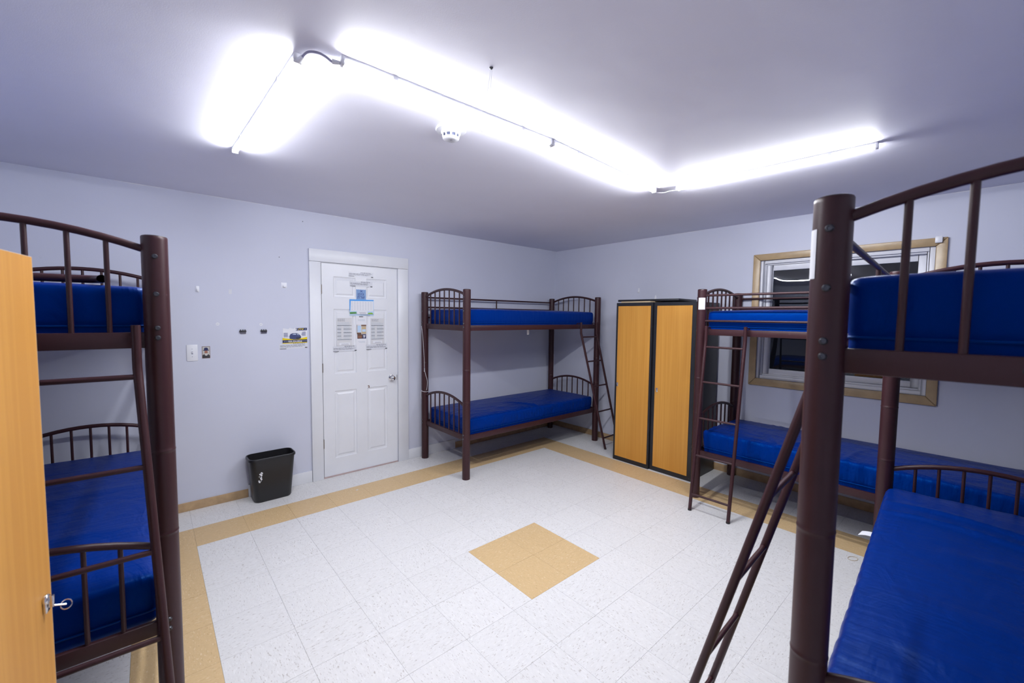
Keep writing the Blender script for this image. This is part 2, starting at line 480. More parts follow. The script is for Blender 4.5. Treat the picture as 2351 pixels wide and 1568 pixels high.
# scuffed chip in the lower rail
MB().prism([(1.440, .845), (1.452, .853), (1.462, .850), (1.463, .833), (1.458, .822), (1.452, .832), (1.456, .843)], lambda a, b, d: (a, d, b), YD - .0006, YD).build('chip', M['brown'], DOOR)

CAS = root('trim_1', (1.397, YW, 0), kind='structure')
def casb(x0, x1, z0, z1, t=.02):
    return MB().box(x0 - 1.397, x1 - 1.397, -t, 0, z0, z1).build('casing_board', M['white'], CAS, bevel=.0015)
casb(.911, 1.009, 0, 2.0435); casb(1.770, 1.884, 0, 2.0435); casb(.911, 1.886, 2.0455, 2.157, .022)
JAM = root('trim_2', (1.397, YW, 0), kind='structure')
for x0, x1, z0, z1 in ((1.0085, 1.0165, 0, 2.045), (1.7595, 1.7675, 0, 2.045), (1.017, 1.759, 2.038, 2.0455)):
    MB().box(x0 - 1.397, x1 - 1.397, .001, .115, z0, z1).build('jamb_board', M['white'], JAM)
for x0, x1, z0, z1 in ((1.017, 1.03, .012, 2.037), (1.746, 1.759, .012, 2.037)):
    MB().box(x0 - 1.397, x1 - 1.397, .036, .048, z0, z1).build('door_stop', M['white'], JAM)
struct(MB().box(1.010, 1.766, YW - .012, YW + .11, .0002, .0105).build('trim_3', M['pink'], bevel=.002))
# dark landing behind the gaps of the door
struct(MB().box(DX0 - .05, DX1 + .05, YW + .121, YW + .14, 0, DZ + .05).build('wall_hall', M['wall']))

# ------------------------------------------------------------------ window
TR2 = root('trim_4', (XW, -2.547, 0), kind='structure')
yo = -2.547
def wtrim(poly):
    return MB().prism(poly, lambda a, b, d: (d, a - yo, b), -.022, 0).build('casing_board', M['tanpaint'], TR2, bevel=.005, seg=3)
a0, a1, b0, b1 = -3.190, -1.905, .930, 2.172
wtrim([(a0, b1), (a1, b1), (WY1, WZ1), (WY0, WZ1)])
wtrim([(a0, b0), (a1, b0), (WY1, WZ0), (WY0, WZ0)])
wtrim([(a1, b0 + .001), (a1, b1 - .001), (WY1 + .001, WZ1), (WY1 + .001, WZ0)])
wtrim([(a0, b0 + .001), (a0, b1 - .001), (WY0 - .001, WZ1), (WY0 - .001, WZ0)])
WIN = root('window_1', (XW, yo, 0), kind='structure')
def ring(name, ya, yb_, za, zb, wd, x0, x1, mat, parent, bev=.002, wb=None):
    wb = wb or wd
    mb = MB()
    mb.box(x0, x1, ya - yo, ya + wd - yo, za, zb); mb.box(x0, x1, yb_ - wd - yo, yb_ - yo, za, zb)
    mb.box(x0, x1, ya + wd - yo, yb_ - wd - yo, zb - wd, zb); mb.box(x0, x1, ya + wd - yo, yb_ - wd - yo, za, za + wb)
    return mb.build(name, mat, parent, bevel=bev)
def bowed_pane(x, ya, yb_, za, zb, parent, sag=.0085, n=20):
    vs = []; fs = []
    for i in range(n + 1):
        for j in range(n + 1):
            p, q = i / n * 2 - 1, j / n * 2 - 1
            y = (ya + yb_) / 2 + p * (yb_ - ya) / 2 - yo; z = (za + zb) / 2 + q * (zb - za) / 2
            vs.append((x - sag * (1 - q * q) * (1 - p ** 4 * .5), y, z))
    k = (n + 1) ** 2
    vs += [(a + .003, b, c) for a, b, c in vs]
    for i in range(n):
        for j in range(n):
            a = i * (n + 1) + j; f = (a, a + n + 1, a + n + 2, a + 1)
            fs.append(f); fs.append(tuple(k + t for t in f)[::-1])
    return MB().add(vs, fs).build('pane', M['glass'], parent, smooth=True)
FRM = ring('frame', WY0 + .001, WY1 - .001, WZ0 + .001, WZ1 - .001, .030, .004, .100, M['vinyl'], WIN)
ring('frame_lip', WY0 + .031, WY1 - .031, WZ0 + .031, WZ1 - .031, .014, .022, .095, M['vinyl'], FRM)
SA = ring('sash', -2.560, -2.012, 1.044, 2.066, .050, .030, .054, M['vinyl'], WIN)
bowed_pane(.043, -2.512, -2.060, 1.092, 2.018, SA)
SB = ring('sash', -3.082, -2.545, 1.044, 2.066, .048, .062, .088, M['vinyl'], WIN)
bowed_pane(.077, -3.036, -2.591, 1.090, 2.020, SB)
o = MB().box(-.022, 0, -.019, .019, -.024, .024).build('window_sensor', M['plastic'], bevel=.003)
o.location = (XW - .022, -3.142, 2.156); tag(o, 'small white plastic sensor on the top right window corner', 'sensor')

# ------------------------------------------------------------------ ceiling lights
def tube_light(p0, p1, label):
    p0, p1 = Vector(p0), Vector(p1)
    d = p1 - p0; L_ = d.length; ang = math.atan2(d.y, d.x); c = (p0 + p1) / 2
    t = root('tube_light', (c.x, c.y, H), ang, label, 'light', 'ceiling tube lights')
    h = L_ / 2
    MB().box(-h, h, -.0130, .0130, -.0175, -.0005).build('channel', M['plastic'], t, bevel=.002)
    # frosted U-shaped diffuser
    prof = [(-.0122, -.0175)] + [(-.0135 * math.cos(a), -.0210 - .0108 * math.sin(a)) for a in [R(x) for x in range(0, 181, 20)]] + [(.0122, -.0175)]
    n = len(prof)
    vs = [(-h + .012, y, z) for y, z in prof] + [(h - .012, y, z) for y, z in prof]
    fs = [(i, (i + 1) % n, n + (i + 1) % n, n + i) for i in range(n)]
    MB().add(vs, fs).build('diffuser', M['emit'], t, smooth=True)
    for s in (-1, 1):
        x0, x1 = sorted((s * (h - .012), s * (h + .002)))
        MB().box(x0, x1, -.015, .015, -.0345, -.001).build('end_cap', M['plastic'], t, bevel=.004)
    for u in (-.62, .62):
        cl = MB().box(u * h - .009, u * h + .009, -.0155, .0155, -.0012, -.0002)
        for s in (-1, 1):
            y0, y1 = sorted((s * .0137, s * .0155)); cl.box(u * h - .009, u * h + .009, y0, y1, -.020, -.0002)
        cl.build('clip', M['plastic'], t)
    return t
tube_light((.196, -.595), (.232, -1.752), 'lit tube light pointing at the door wall, leftmost on the ceiling')
tube_light((.350, -1.838), (1.408, -1.860), 'lit tube light next to the round smoke detector, near half of the long run')
tube_light((1.420, -1.860), (2.552, -1.795), 'lit tube light of the long run ending toward the lockers')
tube_light((2.620, -1.925), (2.682, -2.985), 'lit tube light in front of the window, rightmost on the ceiling')

def spline(pts, k=8):
    P = [Vector(p) for p in pts]; out = []
    for i in range(len(P) - 1):
        a = P[max(i - 1, 0)]; b = P[i]; c = P[i + 1]; d = P[min(i + 2, len(P) - 1)]
        for j in range(k):
            t = j / k
            out.append(.5 * ((2 * b) + (-a + c) * t + (2 * a - 5 * b + 4 * c - d) * t * t + (-a + 3 * b - 3 * c + d) * t ** 3))
    out.append(P[-1]); return out
def cable(name, pts, r, mat, label, cat='cable'):
    o = MB().tube(spline(pts), r, 8).build(name, mat, smooth=True)
    return tag(o, label, cat)
cz = H - .028
c1 = root('link_cable', (.30, -1.79, H), 0, 'thick lavender link cable arching between two tube lights', 'cable')
def loc(pts, c): return [(p[0] - c[0], p[1] - c[1], p[2] - c[2]) for p in pts]
C0 = (.30, -1.79, H)
MB().tube(spline(loc([(.233, -1.757, cz), (.236, -1.775, cz), (.250, -1.806, cz + .012), (.276, -1.826, cz + .012), (.304, -1.824, cz + .010), (.326, -1.826, cz), (.347, -1.836, cz)], C0)), .0042, 10).build('cord', M['cable'], c1, smooth=True)
for a, b in (((.2335, -1.756, cz), (.238, -1.784, cz + .002)), ((.323, -1.829, cz), (.347, -1.838, cz))):
    MB().tube(loc([a, b], C0), [.009, .0062], 12).build('plug', M['plastic'], c1, smooth=True)
cable('link_wire', [(2.556, -1.797, cz), (2.578, -1.815, cz - .002), (2.590, -1.850, cz - .006), (2.602, -1.880, cz), (2.618, -1.922, cz)], .0026, M['cord'], 'thin white wire joining the two tube lights near the ceiling corner')
cable('wire_loop', [(1.36, -1.845, H - .004), (1.385, -1.825, H - .004), (1.425, -1.822, H - .004), (1.452, -1.842, H - .004), (1.455, -1.860, H - .008)], .0022, M['cord'], 'small white wire loop at the joint of the long tube lights')

# smoke detector
sd = root('smoke_detector', (.965, -1.602, H), R(-49), 'round white smoke detector on the ceiling', 'smoke detector')
MB().lathe([(0, 0), (.073, 0), (.075, -.004), (.072, -.009), (.050, -.011), (0, -.011)], n=48).build('base_plate', M['plastic'], sd, smooth=True)
MB().lathe([(.046, -.010), (.048, -.016), (.0470, -.023), (.0455, -.0265), (.0425, -.027)], n=48).build('upper_shell', M['plastic'], sd, smooth=True)
MB().lathe([(0, -.0300), (.0375, -.0270), (.0365, -.042), (0, -.042)], n=48).build('vent_core', M['slot'], sd, smooth=True)
for k in range(10):
    a0_ = 2 * math.pi * k / 10; ww = R(5)
    pts = []
    mb = MB()
    vs = []
    for an in (a0_ - ww, a0_ + ww):
        for r_, z_ in ((.0445, -.0265), (.0405, -.0415), (.0375, -.0415), (.0415, -.0265)):
            vs.append((r_ * math.cos(an), r_ * math.sin(an), z_))
    mb.add(vs, [(0, 1, 2, 3), (4, 5, 6, 7), (0, 1, 5, 4), (1, 2, 6, 5), (2, 3, 7, 6), (3, 0, 4, 7)])
    mb.build('rib', M['plastic'], sd)
fc = MB().lathe([(.0405, -.0410), (.040, -.046), (.034, -.050), (0, -.0505)], n=48).build('face', M['plastic'], sd, smooth=True)
MB().box(-.004, .006, -.003, .003, -.0512, -.0500).build('test_button', M['plasticdim'], fc)
MB().lathe([(0, -.0505), (.0016, -.0505), (.0016, -.0525), (0, -.0525)], (.022, 0, 0), 10).build('status_lamp', M['grey'], fc)

# ceiling hook with string
hk = root('ceiling_hook', (.794, -2.142, H), 0, 'small dark screw hook on the ceiling with hanging white string', 'hook')
MB().lathe([(0, 0), (.007, 0), (.0065, -.004), (.003, -.007), (0, -.007)], n=16).build('hook_plate', M['bolt'], hk, smooth=True)
MB().tube(spline([(-.003, 0, -.006), (-.004, .014, -.07), (-.010, .03, -.13), (-.012, .05, -.19), (0, .056, -.215), (.010, .052, -.19), (.012, .030, -.13), (.006, .012, -.07), (.003, 0, -.006)]), .0009, 6).build('string', M['cord'], hk, smooth=True)

# ------------------------------------------------------------------ beds
BL, BW, PR, PH = 1.985, .785, .0372, 1.81
def arc(z0, z1, half, n=15):
    # circular-ish crown between the posts
    return [(0, -half + 2 * half * i / (n - 1), z0 + (z1 - z0) * (1 - (2 * i / (n - 1) - 1) ** 2)) for i in range(n)]
def arch_z(z0, z1, half, y): return z0 + (z1 - z0) * (1 - (y / half) ** 2)
bed_parts = {}
def shared(key, make):
    if key not in bed_parts: bed_parts[key] = make()
    return bed_parts[key]
def mesh_of(mb, name, mat, smooth=True, bevel=0.0):
    o = mb.build(name, mat, None, smooth=smooth, bevel=bevel); me = o.data
    bpy.data.objects.remove(o, do_unlink=True); return me
def post_mesh(dz):
    prof = [(.0, 0), (PR, 0), (PR, .735), (PR, .7435), (PR + .0010, .745), (PR + .0010, .748), (PR, .7495), (PR, .758), (PR, 1.038), (PR, 1.0465), (PR + .0010, 1.048), (PR + .0010, 1.052), (PR, 1.0535), (PR, 1.062), (PR, PH - .012), (PR, PH - .004), (PR - .003, PH)]
    return mesh_of(MB().lathe([(r_, z_ + (dz if z_ > 0 else 0)) for r_, z_ in prof], n=36), 'post', M['steel'])
post_me = {d_: post_mesh(d_) for d_ in (0.0, .025, .018)}
cap_me = mesh_of(MB().lathe([(0, PH + .0025), (PR - .008, PH + .002), (PR - .0015, PH - .001), (PR - .003, PH - .006), (0, PH - .006)], n=36), 'cap', M['cap'])
bolt_me = mesh_of(MB().lathe([(0, .0045), (.0035, .0045), (.0040, .0062), (.0062, .0058), (.0080, .0030), (.0088, 0), (0, 0)], n=20, axis='x'), 'bolt', M['bolt'])
half = BW / 2 - PR + .004
up_arch = mesh_of(MB().tube(arc(1.765, 1.826, half), .0125, 14), 'end_rail', M['steelclean'])
lo_arch = mesh_of(MB().tube(arc(.700, .775, half), .0125, 14), 'end_rail', M['steelclean'])
def flat_bar(z0, z1):
    mb = MB().box(-.010, .010, -half, half, z0, z1)
    return mesh_of(mb, 'end_bar', M['steelclean'], bevel=.003)
up_bar, lo_bar = flat_bar(1.420, 1.475), flat_bar(.368, .420)
hole_me = mesh_of(MB().lathe([(0, .0105), (.007, .0105), (.007, .0), (0, 0)], n=16, axis='x'), 'bolt_hole', M['cap'])
spin = {}
nsp = 7
for key, zb, z0, z1 in (('u', 1.474, 1.765, 1.826), ('l', .419, .700, .775)):
    for k in range(nsp):
        y = -half + 2 * half * (k + 1) / (nsp + 1)
        kk = min(k, nsp - 1 - k)
        if (key, kk) not in spin:
            spin[(key, kk)] = mesh_of(MB().tube([(0, 0, zb), (0, 0, arch_z(z0, z1, half, y) - .008)], .0072, 10), 'spindle', M['steelclean'])
hl = BL / 2 - PR + .003
def side_me(z0, z1):
    return mesh_of(MB().box(-hl, hl, -.012, .012, z0, z1), 'side_rail', M['steel'], bevel=.003)
up_side, lo_side = side_me(1.422, 1.474), side_me(.368, .420)
def slat_me():
    return mesh_of(MB().box(-.025, .025, -BW / 2 + .013, BW / 2 - .013, -.004, .004), 'slat', M['steelclean'], smooth=False)
slat = slat_me()
guard_me = mesh_of(MB().tube([(-hl, 0, 0), (hl, 0, 0)], .0095, 12), 'guard_rail', M['steelclean'])

def make_bed(cx, cy, rz, label, front=(), back=(1.755, 1.650, 1.540), stile_front=False, dz=0.0):
    b = root('bunk_bed', (cx, cy, 0), rz, label, 'bunk bed', 'maroon steel bunk beds')
    posts = {}
    for su in (-1, 1):
        for sv in (-1, 1):
            p = place('post', post_me[dz], b, (su * BL / 2, sv * BW / 2, 0)); posts[(su, sv)] = p
            place('cap', cap_me, p, (0, 0, dz))
            for z in (1.738, 1.608, 1.490, 1.456, .430, .395):
                place('bolt', bolt_me, p, (su * (PR - .001), 0, z + dz), 0 if su > 0 else math.pi)
    for su in (-1, 1):
        x = su * BL / 2
        ra = place('end_rail', up_arch, b, (x, 0, dz)); rb = place('end_rail', lo_arch, b, (x, 0, dz))
        ba = place('end_bar', up_bar, b, (x, 0, dz)); bb = place('end_bar', lo_bar, b, (x, 0, dz))
        for sv in (-1, 1):
            place('bolt_hole', hole_me, ba, (0 if su > 0 else 0, sv * .10, 1.449), 0 if su > 0 else math.pi)
        for key, par in (('u', ra), ('l', rb)):
            for k in range(nsp):
                y = -half + 2 * half * (k + 1) / (nsp + 1)
                place('spindle', spin[(key, min(k, nsp - 1 - k))], par, (0, y, 0))
    for sv in (-1, 1):
        place('side_rail', up_side, b, (0, sv * (BW / 2), dz)); place('side_rail', lo_side, b, (0, sv * (BW / 2), dz))
    for z in (1.434, .380):
        for k in range(8):
            place('slat', slat, b, (-.84 + .24 * k, 0, z + dz))
    for sv, rails in ((-1, front), (1, back)):
        for z in rails: place('guard_rail', guard_me, b, (0, sv * BW / 2, z + dz))
        if rails and (sv > 0 or stile_front):
            MB().tube([(0, sv * BW / 2, 1.47 + dz), (0, sv * BW / 2, rails[0] + dz)], .0085, 10).build('guard_upright', M['steelclean'], b, smooth=True)
    return b, posts

# a mattress: rounded box with folds
def make_mattress(lx, ly, lz, seed, folds, pucker, label, loc, rz, puff=.012, bulge=.008, nx=110):
    rnd = random.Random(seed)
    r = .026
    ny, nz_ = 40, 10
    off = Vector((seed * 3.17, seed * 1.71, seed * .37))
    def shape(p):
        hx, hy, hz = lx / 2, ly / 2, lz / 2
        q = Vector((max(-hx + r, min(hx - r, p.x)), max(-hy + r, min(hy - r, p.y)), max(-hz + r, min(hz - r, p.z))))
        d = p - q
        n = d.normalized() if d.length > 1e-9 else Vector((0, 0, 1))
        s = q + n * r
        # belly: puffier in the middle
        fx = 1 - (abs(p.x) / hx) ** 6; fy = 1 - (abs(p.y) / hy) ** 4
        disp = 0.0
        if n.z > .5:
            disp += puff * fx * fy
            disp += .006 * noise.noise(Vector((p.x * 1.6, p.y * 2.2, 0)) + off) * fy
            for (x0, y0, ang, width, length, amp) in folds:
                dx, dy = p.x - x0, p.y - y0
                a = dx * math.cos(ang) + dy * math.sin(ang); c = -dx * math.sin(ang) + dy * math.cos(ang)
                c += .02 * math.sin(a * 7 + seed)
                disp += amp * math.exp(-(c / width) ** 2) * math.exp(-(a / length) ** 4)
        if abs(n.y) > .5 or abs(n.x) > .5:
            t = p.x if abs(n.y) > .5 else p.y
            disp += bulge * max(0.0, 1 - ((p.z - .35 * hz) / (.95 * hz)) ** 2)
            pk = .6 - 1.6 * abs(noise.noise(Vector((t * 11, p.z * 3, seed)))) + .5 * noise.noise(Vector((t * 34, p.z * 5, seed + 4)))
            env = max(0.0, noise.noise(Vector((t * 1.3, 0, seed * 2.1))) + .45)
            disp += pucker * pk * env * (1 if p.z > -hz * .45 else .5)
            if abs(p.z + hz * .42) < .012: disp -= .004 * (1 - abs(p.z + hz * .42) / .012)
        return s + n * disp
    def face(fn, na, nb):
        vs = [shape(Vector(fn(i / na * 2 - 1, j / nb * 2 - 1))) for i in range(na + 1) for j in range(nb + 1)]
        fs = [(i * (nb + 1) + j, (i + 1) * (nb + 1) + j, (i + 1) * (nb + 1) + j + 1, i * (nb + 1) + j + 1) for i in range(na) for j in range(nb)]
        return vs, fs
    hx, hy, hz = lx / 2, ly / 2, lz / 2
    mb = MB()
    mb.add(*face(lambda a, b: (a * hx, b * hy, hz), nx, ny))
    mb.add(*face(lambda a, b: (a * hx, b * hy, -hz), 24, 10))
    for s in (-1, 1):
        mb.add(*face(lambda a, b: (a * hx, s * hy, b * hz), nx, nz_ * 2))
        mb.add(*face(lambda a, b: (s * hx, a * hy, b * hz), ny, nz_ * 2))
    t = root('mattress', (loc[0], loc[1], loc[2] + lz / 2), rz, label, 'mattress', 'blue mattresses')
    me = bpy.data.meshes.new('cover'); me.from_pydata(mb.v, [], mb.f)
    bm = bmesh.new(); bm.from_mesh(me); bmesh.ops.remove_doubles(bm, verts=bm.verts, dist=.0004)
    bmesh.ops.recalc_face_normals(bm, faces=bm.faces); bm.to_mesh(me); bm.free()
    me.shade_smooth(); me.materials.append(M['fabricr' if seed in (2, 4) else 'fabric'])
    place('cover', me, t)
    # piping seam around the lower third
    z = -hz * .42; k = .004
    pts = []
    cr = r
    for (sx, sy, a0_) in ((1, 1, 0), (-1, 1, 90), (-1, -1, 180), (1, -1, 270)):
        for q in range(0, 91, 18):
            an = R(a0_ + q)
            pts.append((sx * (hx - cr) + (cr + k) * math.cos(an), sy * (hy - cr) + (cr + k) * math.sin(an), z))
    dense = []
    for i in range(len(pts)):
        a, b = Vector(pts[i]), Vector(pts[(i + 1) % len(pts)])
        nseg = max(1, int((b - a).length / .06))
        for q in range(nseg): dense.append(a.lerp(b, q / nseg))
    MB().tube(dense, .0035, 6, closed=True).build('piping', M['fabric2'], t, smooth=True)
    return t

ML, MW = BL - .090, BW - .062
def bed_frame_pt(b, u, v):
    return b.matrix_basis @ Vector((u, v, 0))

# bed A in the corner beside the door
bedA, postsA = make_bed(2.05 + BL / 2, .200, 0, 'maroon steel bunk bed in the far corner beside the white door')
make_mattress(ML, MW, .185, 1, [], .0016, 'blue mattress on the upper bunk in the far corner', (2.05 + BL / 2, .200, 1.440), 0)
make_mattress(ML, MW, .178, 2, [(-.08, -.17, R(118), .022, .20, .014), (-.19, -.30, R(100), .014, .07, .010), (-.12, -.31, R(75), .012, .06, .010), (-.25, -.30, R(96), .012, .06, .008), (-.02, -.31, R(85), .012, .06, .008)], .0070,
              'blue mattress with creases on the lower bunk in the far corner', (2.05 + BL / 2, .200, .386), 0)
# bed B along the window wall
bedB, postsB = make_bed(3.3765 + BW / 2, -1.790 - BL / 2, -math.pi / 2, 'maroon steel bunk bed in front of the window, beside the tall lockers', front=(1.757, 1.650, 1.542))
make_mattress(ML, MW, .185, 3, [(.30, -.2, R(90), .02, .12, .006)], .0030, 'blue mattress on the upper bunk in front of the window', (3.3765 + BW / 2, -1.790 - BL / 2, 1.440), -math.pi / 2)
make_mattress(ML, MW, .200, 4, [(-.30, -.22, R(60), .025, .22, .012), (-.12, -.22, R(120), .020, .2, .012), (.05, -.2, R(80), .018, .2, .010), (.2, -.24, R(100), .018, .2, .010), (-.45, -.2, R(110), .02, .2, .008)], .0130,
              'blue rumpled mattress on the lower bunk below the window', (3.3765 + BW / 2, -1.790 - BL / 2, .386), -math.pi / 2, nx=200)
# bed C, near on the right
dzC, dzD = .025, .018
aC = math.atan2(.10, 1.985) + math.pi
cC = Vector((1.9625, -3.116)) + Vector((math.sin(aC - math.pi), -math.cos(aC - math.pi))) * (BW / 2)
bedC, postsC = make_bed(cC.x, cC.y, aC, 'maroon steel bunk bed nearest on the right, cut by the frame', front=(1.742, 1.630), stile_front=True, dz=dzC)
make_mattress(ML, MW, .195, 5, [], .0012, 'blue mattress on the upper bunk nearest on the right', (cC.x, cC.y, 1.442 + dzC), aC)
make_mattress(ML, MW, .215, 6, [(-.62, .02, R(80), .022, .34, .014), (-.48, .0, R(82), .020, .36, .016), (-.2, .1, R(100), .05, .3, .006), (.3, -.05, R(95), .06, .3, .006), (.62, .0, R(84), .03, .3, .006)], .0030,
              'blue mattress on the lower bunk nearest on the right, with a white tag', (cC.x, cC.y, .386 + dzC), aC, bulge=.024)
# bed D, near on the left
aD = math.atan2(1.985, .050)
cD = Vector((-.1470, -.4735)) + Vector((-math.sin(aD), math.cos(aD))) * (BW / 2)
bedD, postsD = make_bed(cD.x, cD.y, aD, 'maroon steel bunk bed on the left behind the open locker door', dz=dzD)
make_mattress(ML, MW, .195, 7, [], .0012, 'blue mattress on the upper bunk at the left', (cD.x, cD.y, 1.440 + dzD), aD)
make_mattress(ML, MW, .190, 8, [(.1, 0, R(95), .05, .3, .006), (-.45, 0, R(85), .05, .3, .005)], .0014, 'blue mattress on the lower bunk at the left', (cD.x, cD.y, .386 + dzD), aD)

# paper labels stuck on posts
def post_label(post, ang, z0, z1, span, name='paper_label', mat=None, txt=True, label=None):
    mb = MB(); n = 8; r = PR + .0012
    vs = []
    for i in range(n + 1):
        a = ang + span * (i / n - .5)
        for z in (z0, z1):
            vs.append((r * math.cos(a), r * math.sin(a), z)); vs.append(((r - .0008) * math.cos(a), (r - .0008) * math.sin(a), z))
    fs = []
    for i in range(n):
        b = i * 4
        fs += [(b, b + 4, b + 6, b + 2), (b + 1, b + 5, b + 7, b + 3), (b, b + 4, b + 5, b + 1), (b + 2, b + 6, b + 7, b + 3)]
    fs += [(0, 2, 3, 1), (n * 4, n * 4 + 2, n * 4 + 3, n * 4 + 1)]
    mb.add(vs, fs)
    o = mb.build(name, mat or M['paper'], post, smooth=False)
    if label: o['label'] = label
    return o
# world direction -> local angle
post_label(postsB[(-1, -1)], R(-90 + 22), 1.638, 1.738, R(85), label='white paper label')
post_label(postsC[(1, -1)], R(-86), 1.655, 1.765, R(95), label='white paper label')
post_label(postsA[(1, -1)], R(-8), 1.565, 1.655, R(50), label='white paper label')

# ------------------------------------------------------------------ ladders
def make_ladder(tops, feet, inward, zs, label, ztop=1.500, zbend=1.375, reach=.073):
    """tops / feet: two xy points; inward: unit xy towards the bed"""
    tl, tr = Vector(tops[0]), Vector(tops[1]); fl, fr = Vector(feet[0]), Vector(feet[1])
    c = (fl + fr) / 2
    t = root('bunk_ladder', (c.x, c.y, 0), 0, label, 'ladder', 'bunk ladders')
    def at(a, f, z):
        if z >= zbend: return Vector((a.x - c.x, a.y - c.y, z))
        k = (zbend - z) / zbend
        p = a.lerp(f, k); return Vector((p.x - c.x, p.y - c.y, z))
    inw = Vector((inward[0], inward[1], 0))
    for a, f in ((tl, fl), (tr, fr)):
        path = [at(a, f, ztop), at(a, f, zbend + .02), at(a, f, zbend), at(a, f, zbend - .03), at(a, f, .006)]
        st = MB().tube(path, .0132, 14).build('stile', M['steel'], t, smooth=True)
        MB().lathe([(0, 0), (.0145, 0), (.0145, .010), (.0132, .012), (0, .012)], at(a, f, 0), 16).build('foot', M['cap'], st, smooth=True)
        top = at(a, f, ztop - .012)
        hk_ = MB().tube([top, top + inw * (reach - .006), top + inw * reach + Vector((0, 0, -.006)), top + inw * reach + Vector((0, 0, -.040))], .0052, 8)
        hk_.build('hook', M['steel'], st, smooth=True)
    for z in zs:
        MB().tube([at(tl, fl, z), at(tr, fr, z)], .0090, 12).build('rung', M['steel'], t, smooth=True)
    return t
RZ = (1.325, 1.035, .740, .440, .130)
make_ladder([(3.668, -.236), (3.962, -.236)], [(3.838, -.500), (4.120, -.490)], (0, 1), RZ, 'dark steel ladder squeezed between the far corner bunk and the lockers', reach=.064)
make_ladder([(3.322, -1.858), (3.322, -2.163)], [(3.082, -1.887), (3.092, -2.181)], (1, 0), RZ, 'steel ladder hooked on the bunk bed in front of the window')
make_ladder([(1.160, -3.0985), (1.465, -3.083)], [(1.155, -2.728), (1.460, -2.722)], (.055, -.998), RZ, 'steel ladder leaning on the nearest bunk bed at the right', reach=.0765, ztop=1.526)
dn = Vector((math.cos(aD), math.sin(aD)))   # along bed D
make_ladder([(-.229, -1.523), (-.529, -1.5155)], [(-.164, -1.785), (-.468, -1.778)], (dn.x, dn.y), (1.345, 1.048, .775, .505, .215), 'steel ladder hooked on the left bunk bed, half hidden by the locker door', ztop=1.519, reach=.0755)

# loose bent tube lying on the upper mattress of the left bunk
zt = 1.676
lt = MB().tube(spline([(-.80, -1.31, zt), (-.60, -1.32, zt), (-.42, -1.325, zt), (-.345, -1.335, zt), (-.318, -1.362, zt), (-.312, -1.40, zt)], 6), .0135, 14, caps=False)
lt.tube(spline([(-.312, -1.40, zt), (-.318, -1.362, zt), (-.345, -1.335, zt)], 4), .0112, 14, caps=False)
o = lt.build('steel_tube', M['steelclean'], smooth=True); tag(o, 'loose maroon steel tube with open end on the left upper mattress', 'tube')

# ------------------------------------------------------------------ lockers
def make_locker(x_front, y0, y1, label, fl_, fr_, ft=.034, fb=.045, depth=.495, h=1.72, lock_side=1, ajar=None, group='tall lockers'):
    """front faces -x (y1 > y0); y1 is the left edge seen from the room"""
    cy = (y0 + y1) / 2
    t = root('locker', (x_front + depth / 2, cy, 0), 0, label, 'locker', group)
    hd, hw = depth / 2, (y1 - y0) / 2
    k = .016
    mb = MB()
    mb.box(-hd, hd, -hw, -hw + k, 0, h); mb.box(-hd, hd, hw - k, hw, 0, h)
    mb.box(-hd, hd, -hw + k, hw - k, h - k, h); mb.box(-hd, hd, -hw + k, hw - k, 0, k); mb.box(hd - .006, hd, -hw + k, hw - k, k, h - k)
    mb.build('carcass', M['black'], t)
    fr = MB()
    fr.box(-hd - .002, -hd + .018, hw - fl_, hw - .0005, .0005, h - .0005); fr.box(-hd - .002, -hd + .018, -hw + .0005, -hw + fr_, .0005, h - .0005)
    fr.box(-hd - .002, -hd + .018, -hw + fr_, hw - fl_, h - ft, h - .0005); fr.box(-hd - .002, -hd + .018, -hw + fr_, hw - fl_, .0005, fb)
    fr.build('front_frame', M['black'], t)
    return t, hd, hw
def lock(parent, x, y, z, sx):
    l = MB().lathe([(0, 0), (.0125, 0), (.0125, .006), (.0105, .009), (0, .009)], (x, y, z + .008), 20, 'x')
    l.v = [(x + (vx - x) * sx, vy, vz) for vx, vy, vz in l.v]
    l.box(min(x, x + sx * .007), max(x, x + sx * .007), y - .010, y + .010, z - .022, z + .012)
    lo = l.build('lock', M['chrome'], parent, bevel=.0015); lo['label'] = 'chrome lock with small turn handle'
    MB().box(min(x + sx * .008, x + sx * .017), max(x + sx * .008, x + sx * .017), y - .004, y + .004, z - .012, z + .016).build('turn_handle', M['chrome'], lo, bevel=.001)
    return lo
for (xf, y0, y1, fl_, fr_, yl, lab) in ((3.640, -1.178, -.747, .022, .020, -.786, 'tall locker with orange wood door, next to the corner bunk ladder'),
                                        (3.658, -1.617, -1.182, .034, .038, -1.243, 'tall locker with orange wood door, beside the window bunk')):
    t, hd, hw = make_locker(xf, y0, y1, lab, fl_, fr_)
    cy = (y0 + y1) / 2
    d = MB().box(-hd - .004, -hd + .014, -hw + fr_ + .0015, hw - fl_ - .0015, .0465, 1.72 - .0355).build('door', M['wood'], t)
    lock(d, -hd - .004, yl - cy, .838, -1)
o = MB().box(-.20, .20, -.35, .35, 0, .022).build('board', M['black'], bevel=.002)
o.location = (3.955, -1.032, 1.7365); o.rotation_euler = (0, 0, R(1)); tag(o, 'long black board lying across the tops of the two lockers', 'board')
o = MB().box(-.12, .12, -.175, .175, 0, .015).build('cardboard_sheet', M['card'])
o.location = (3.80, -.950, 1.7205); tag(o, 'tan cardboard sheet under the black board on the locker top', 'cardboard')

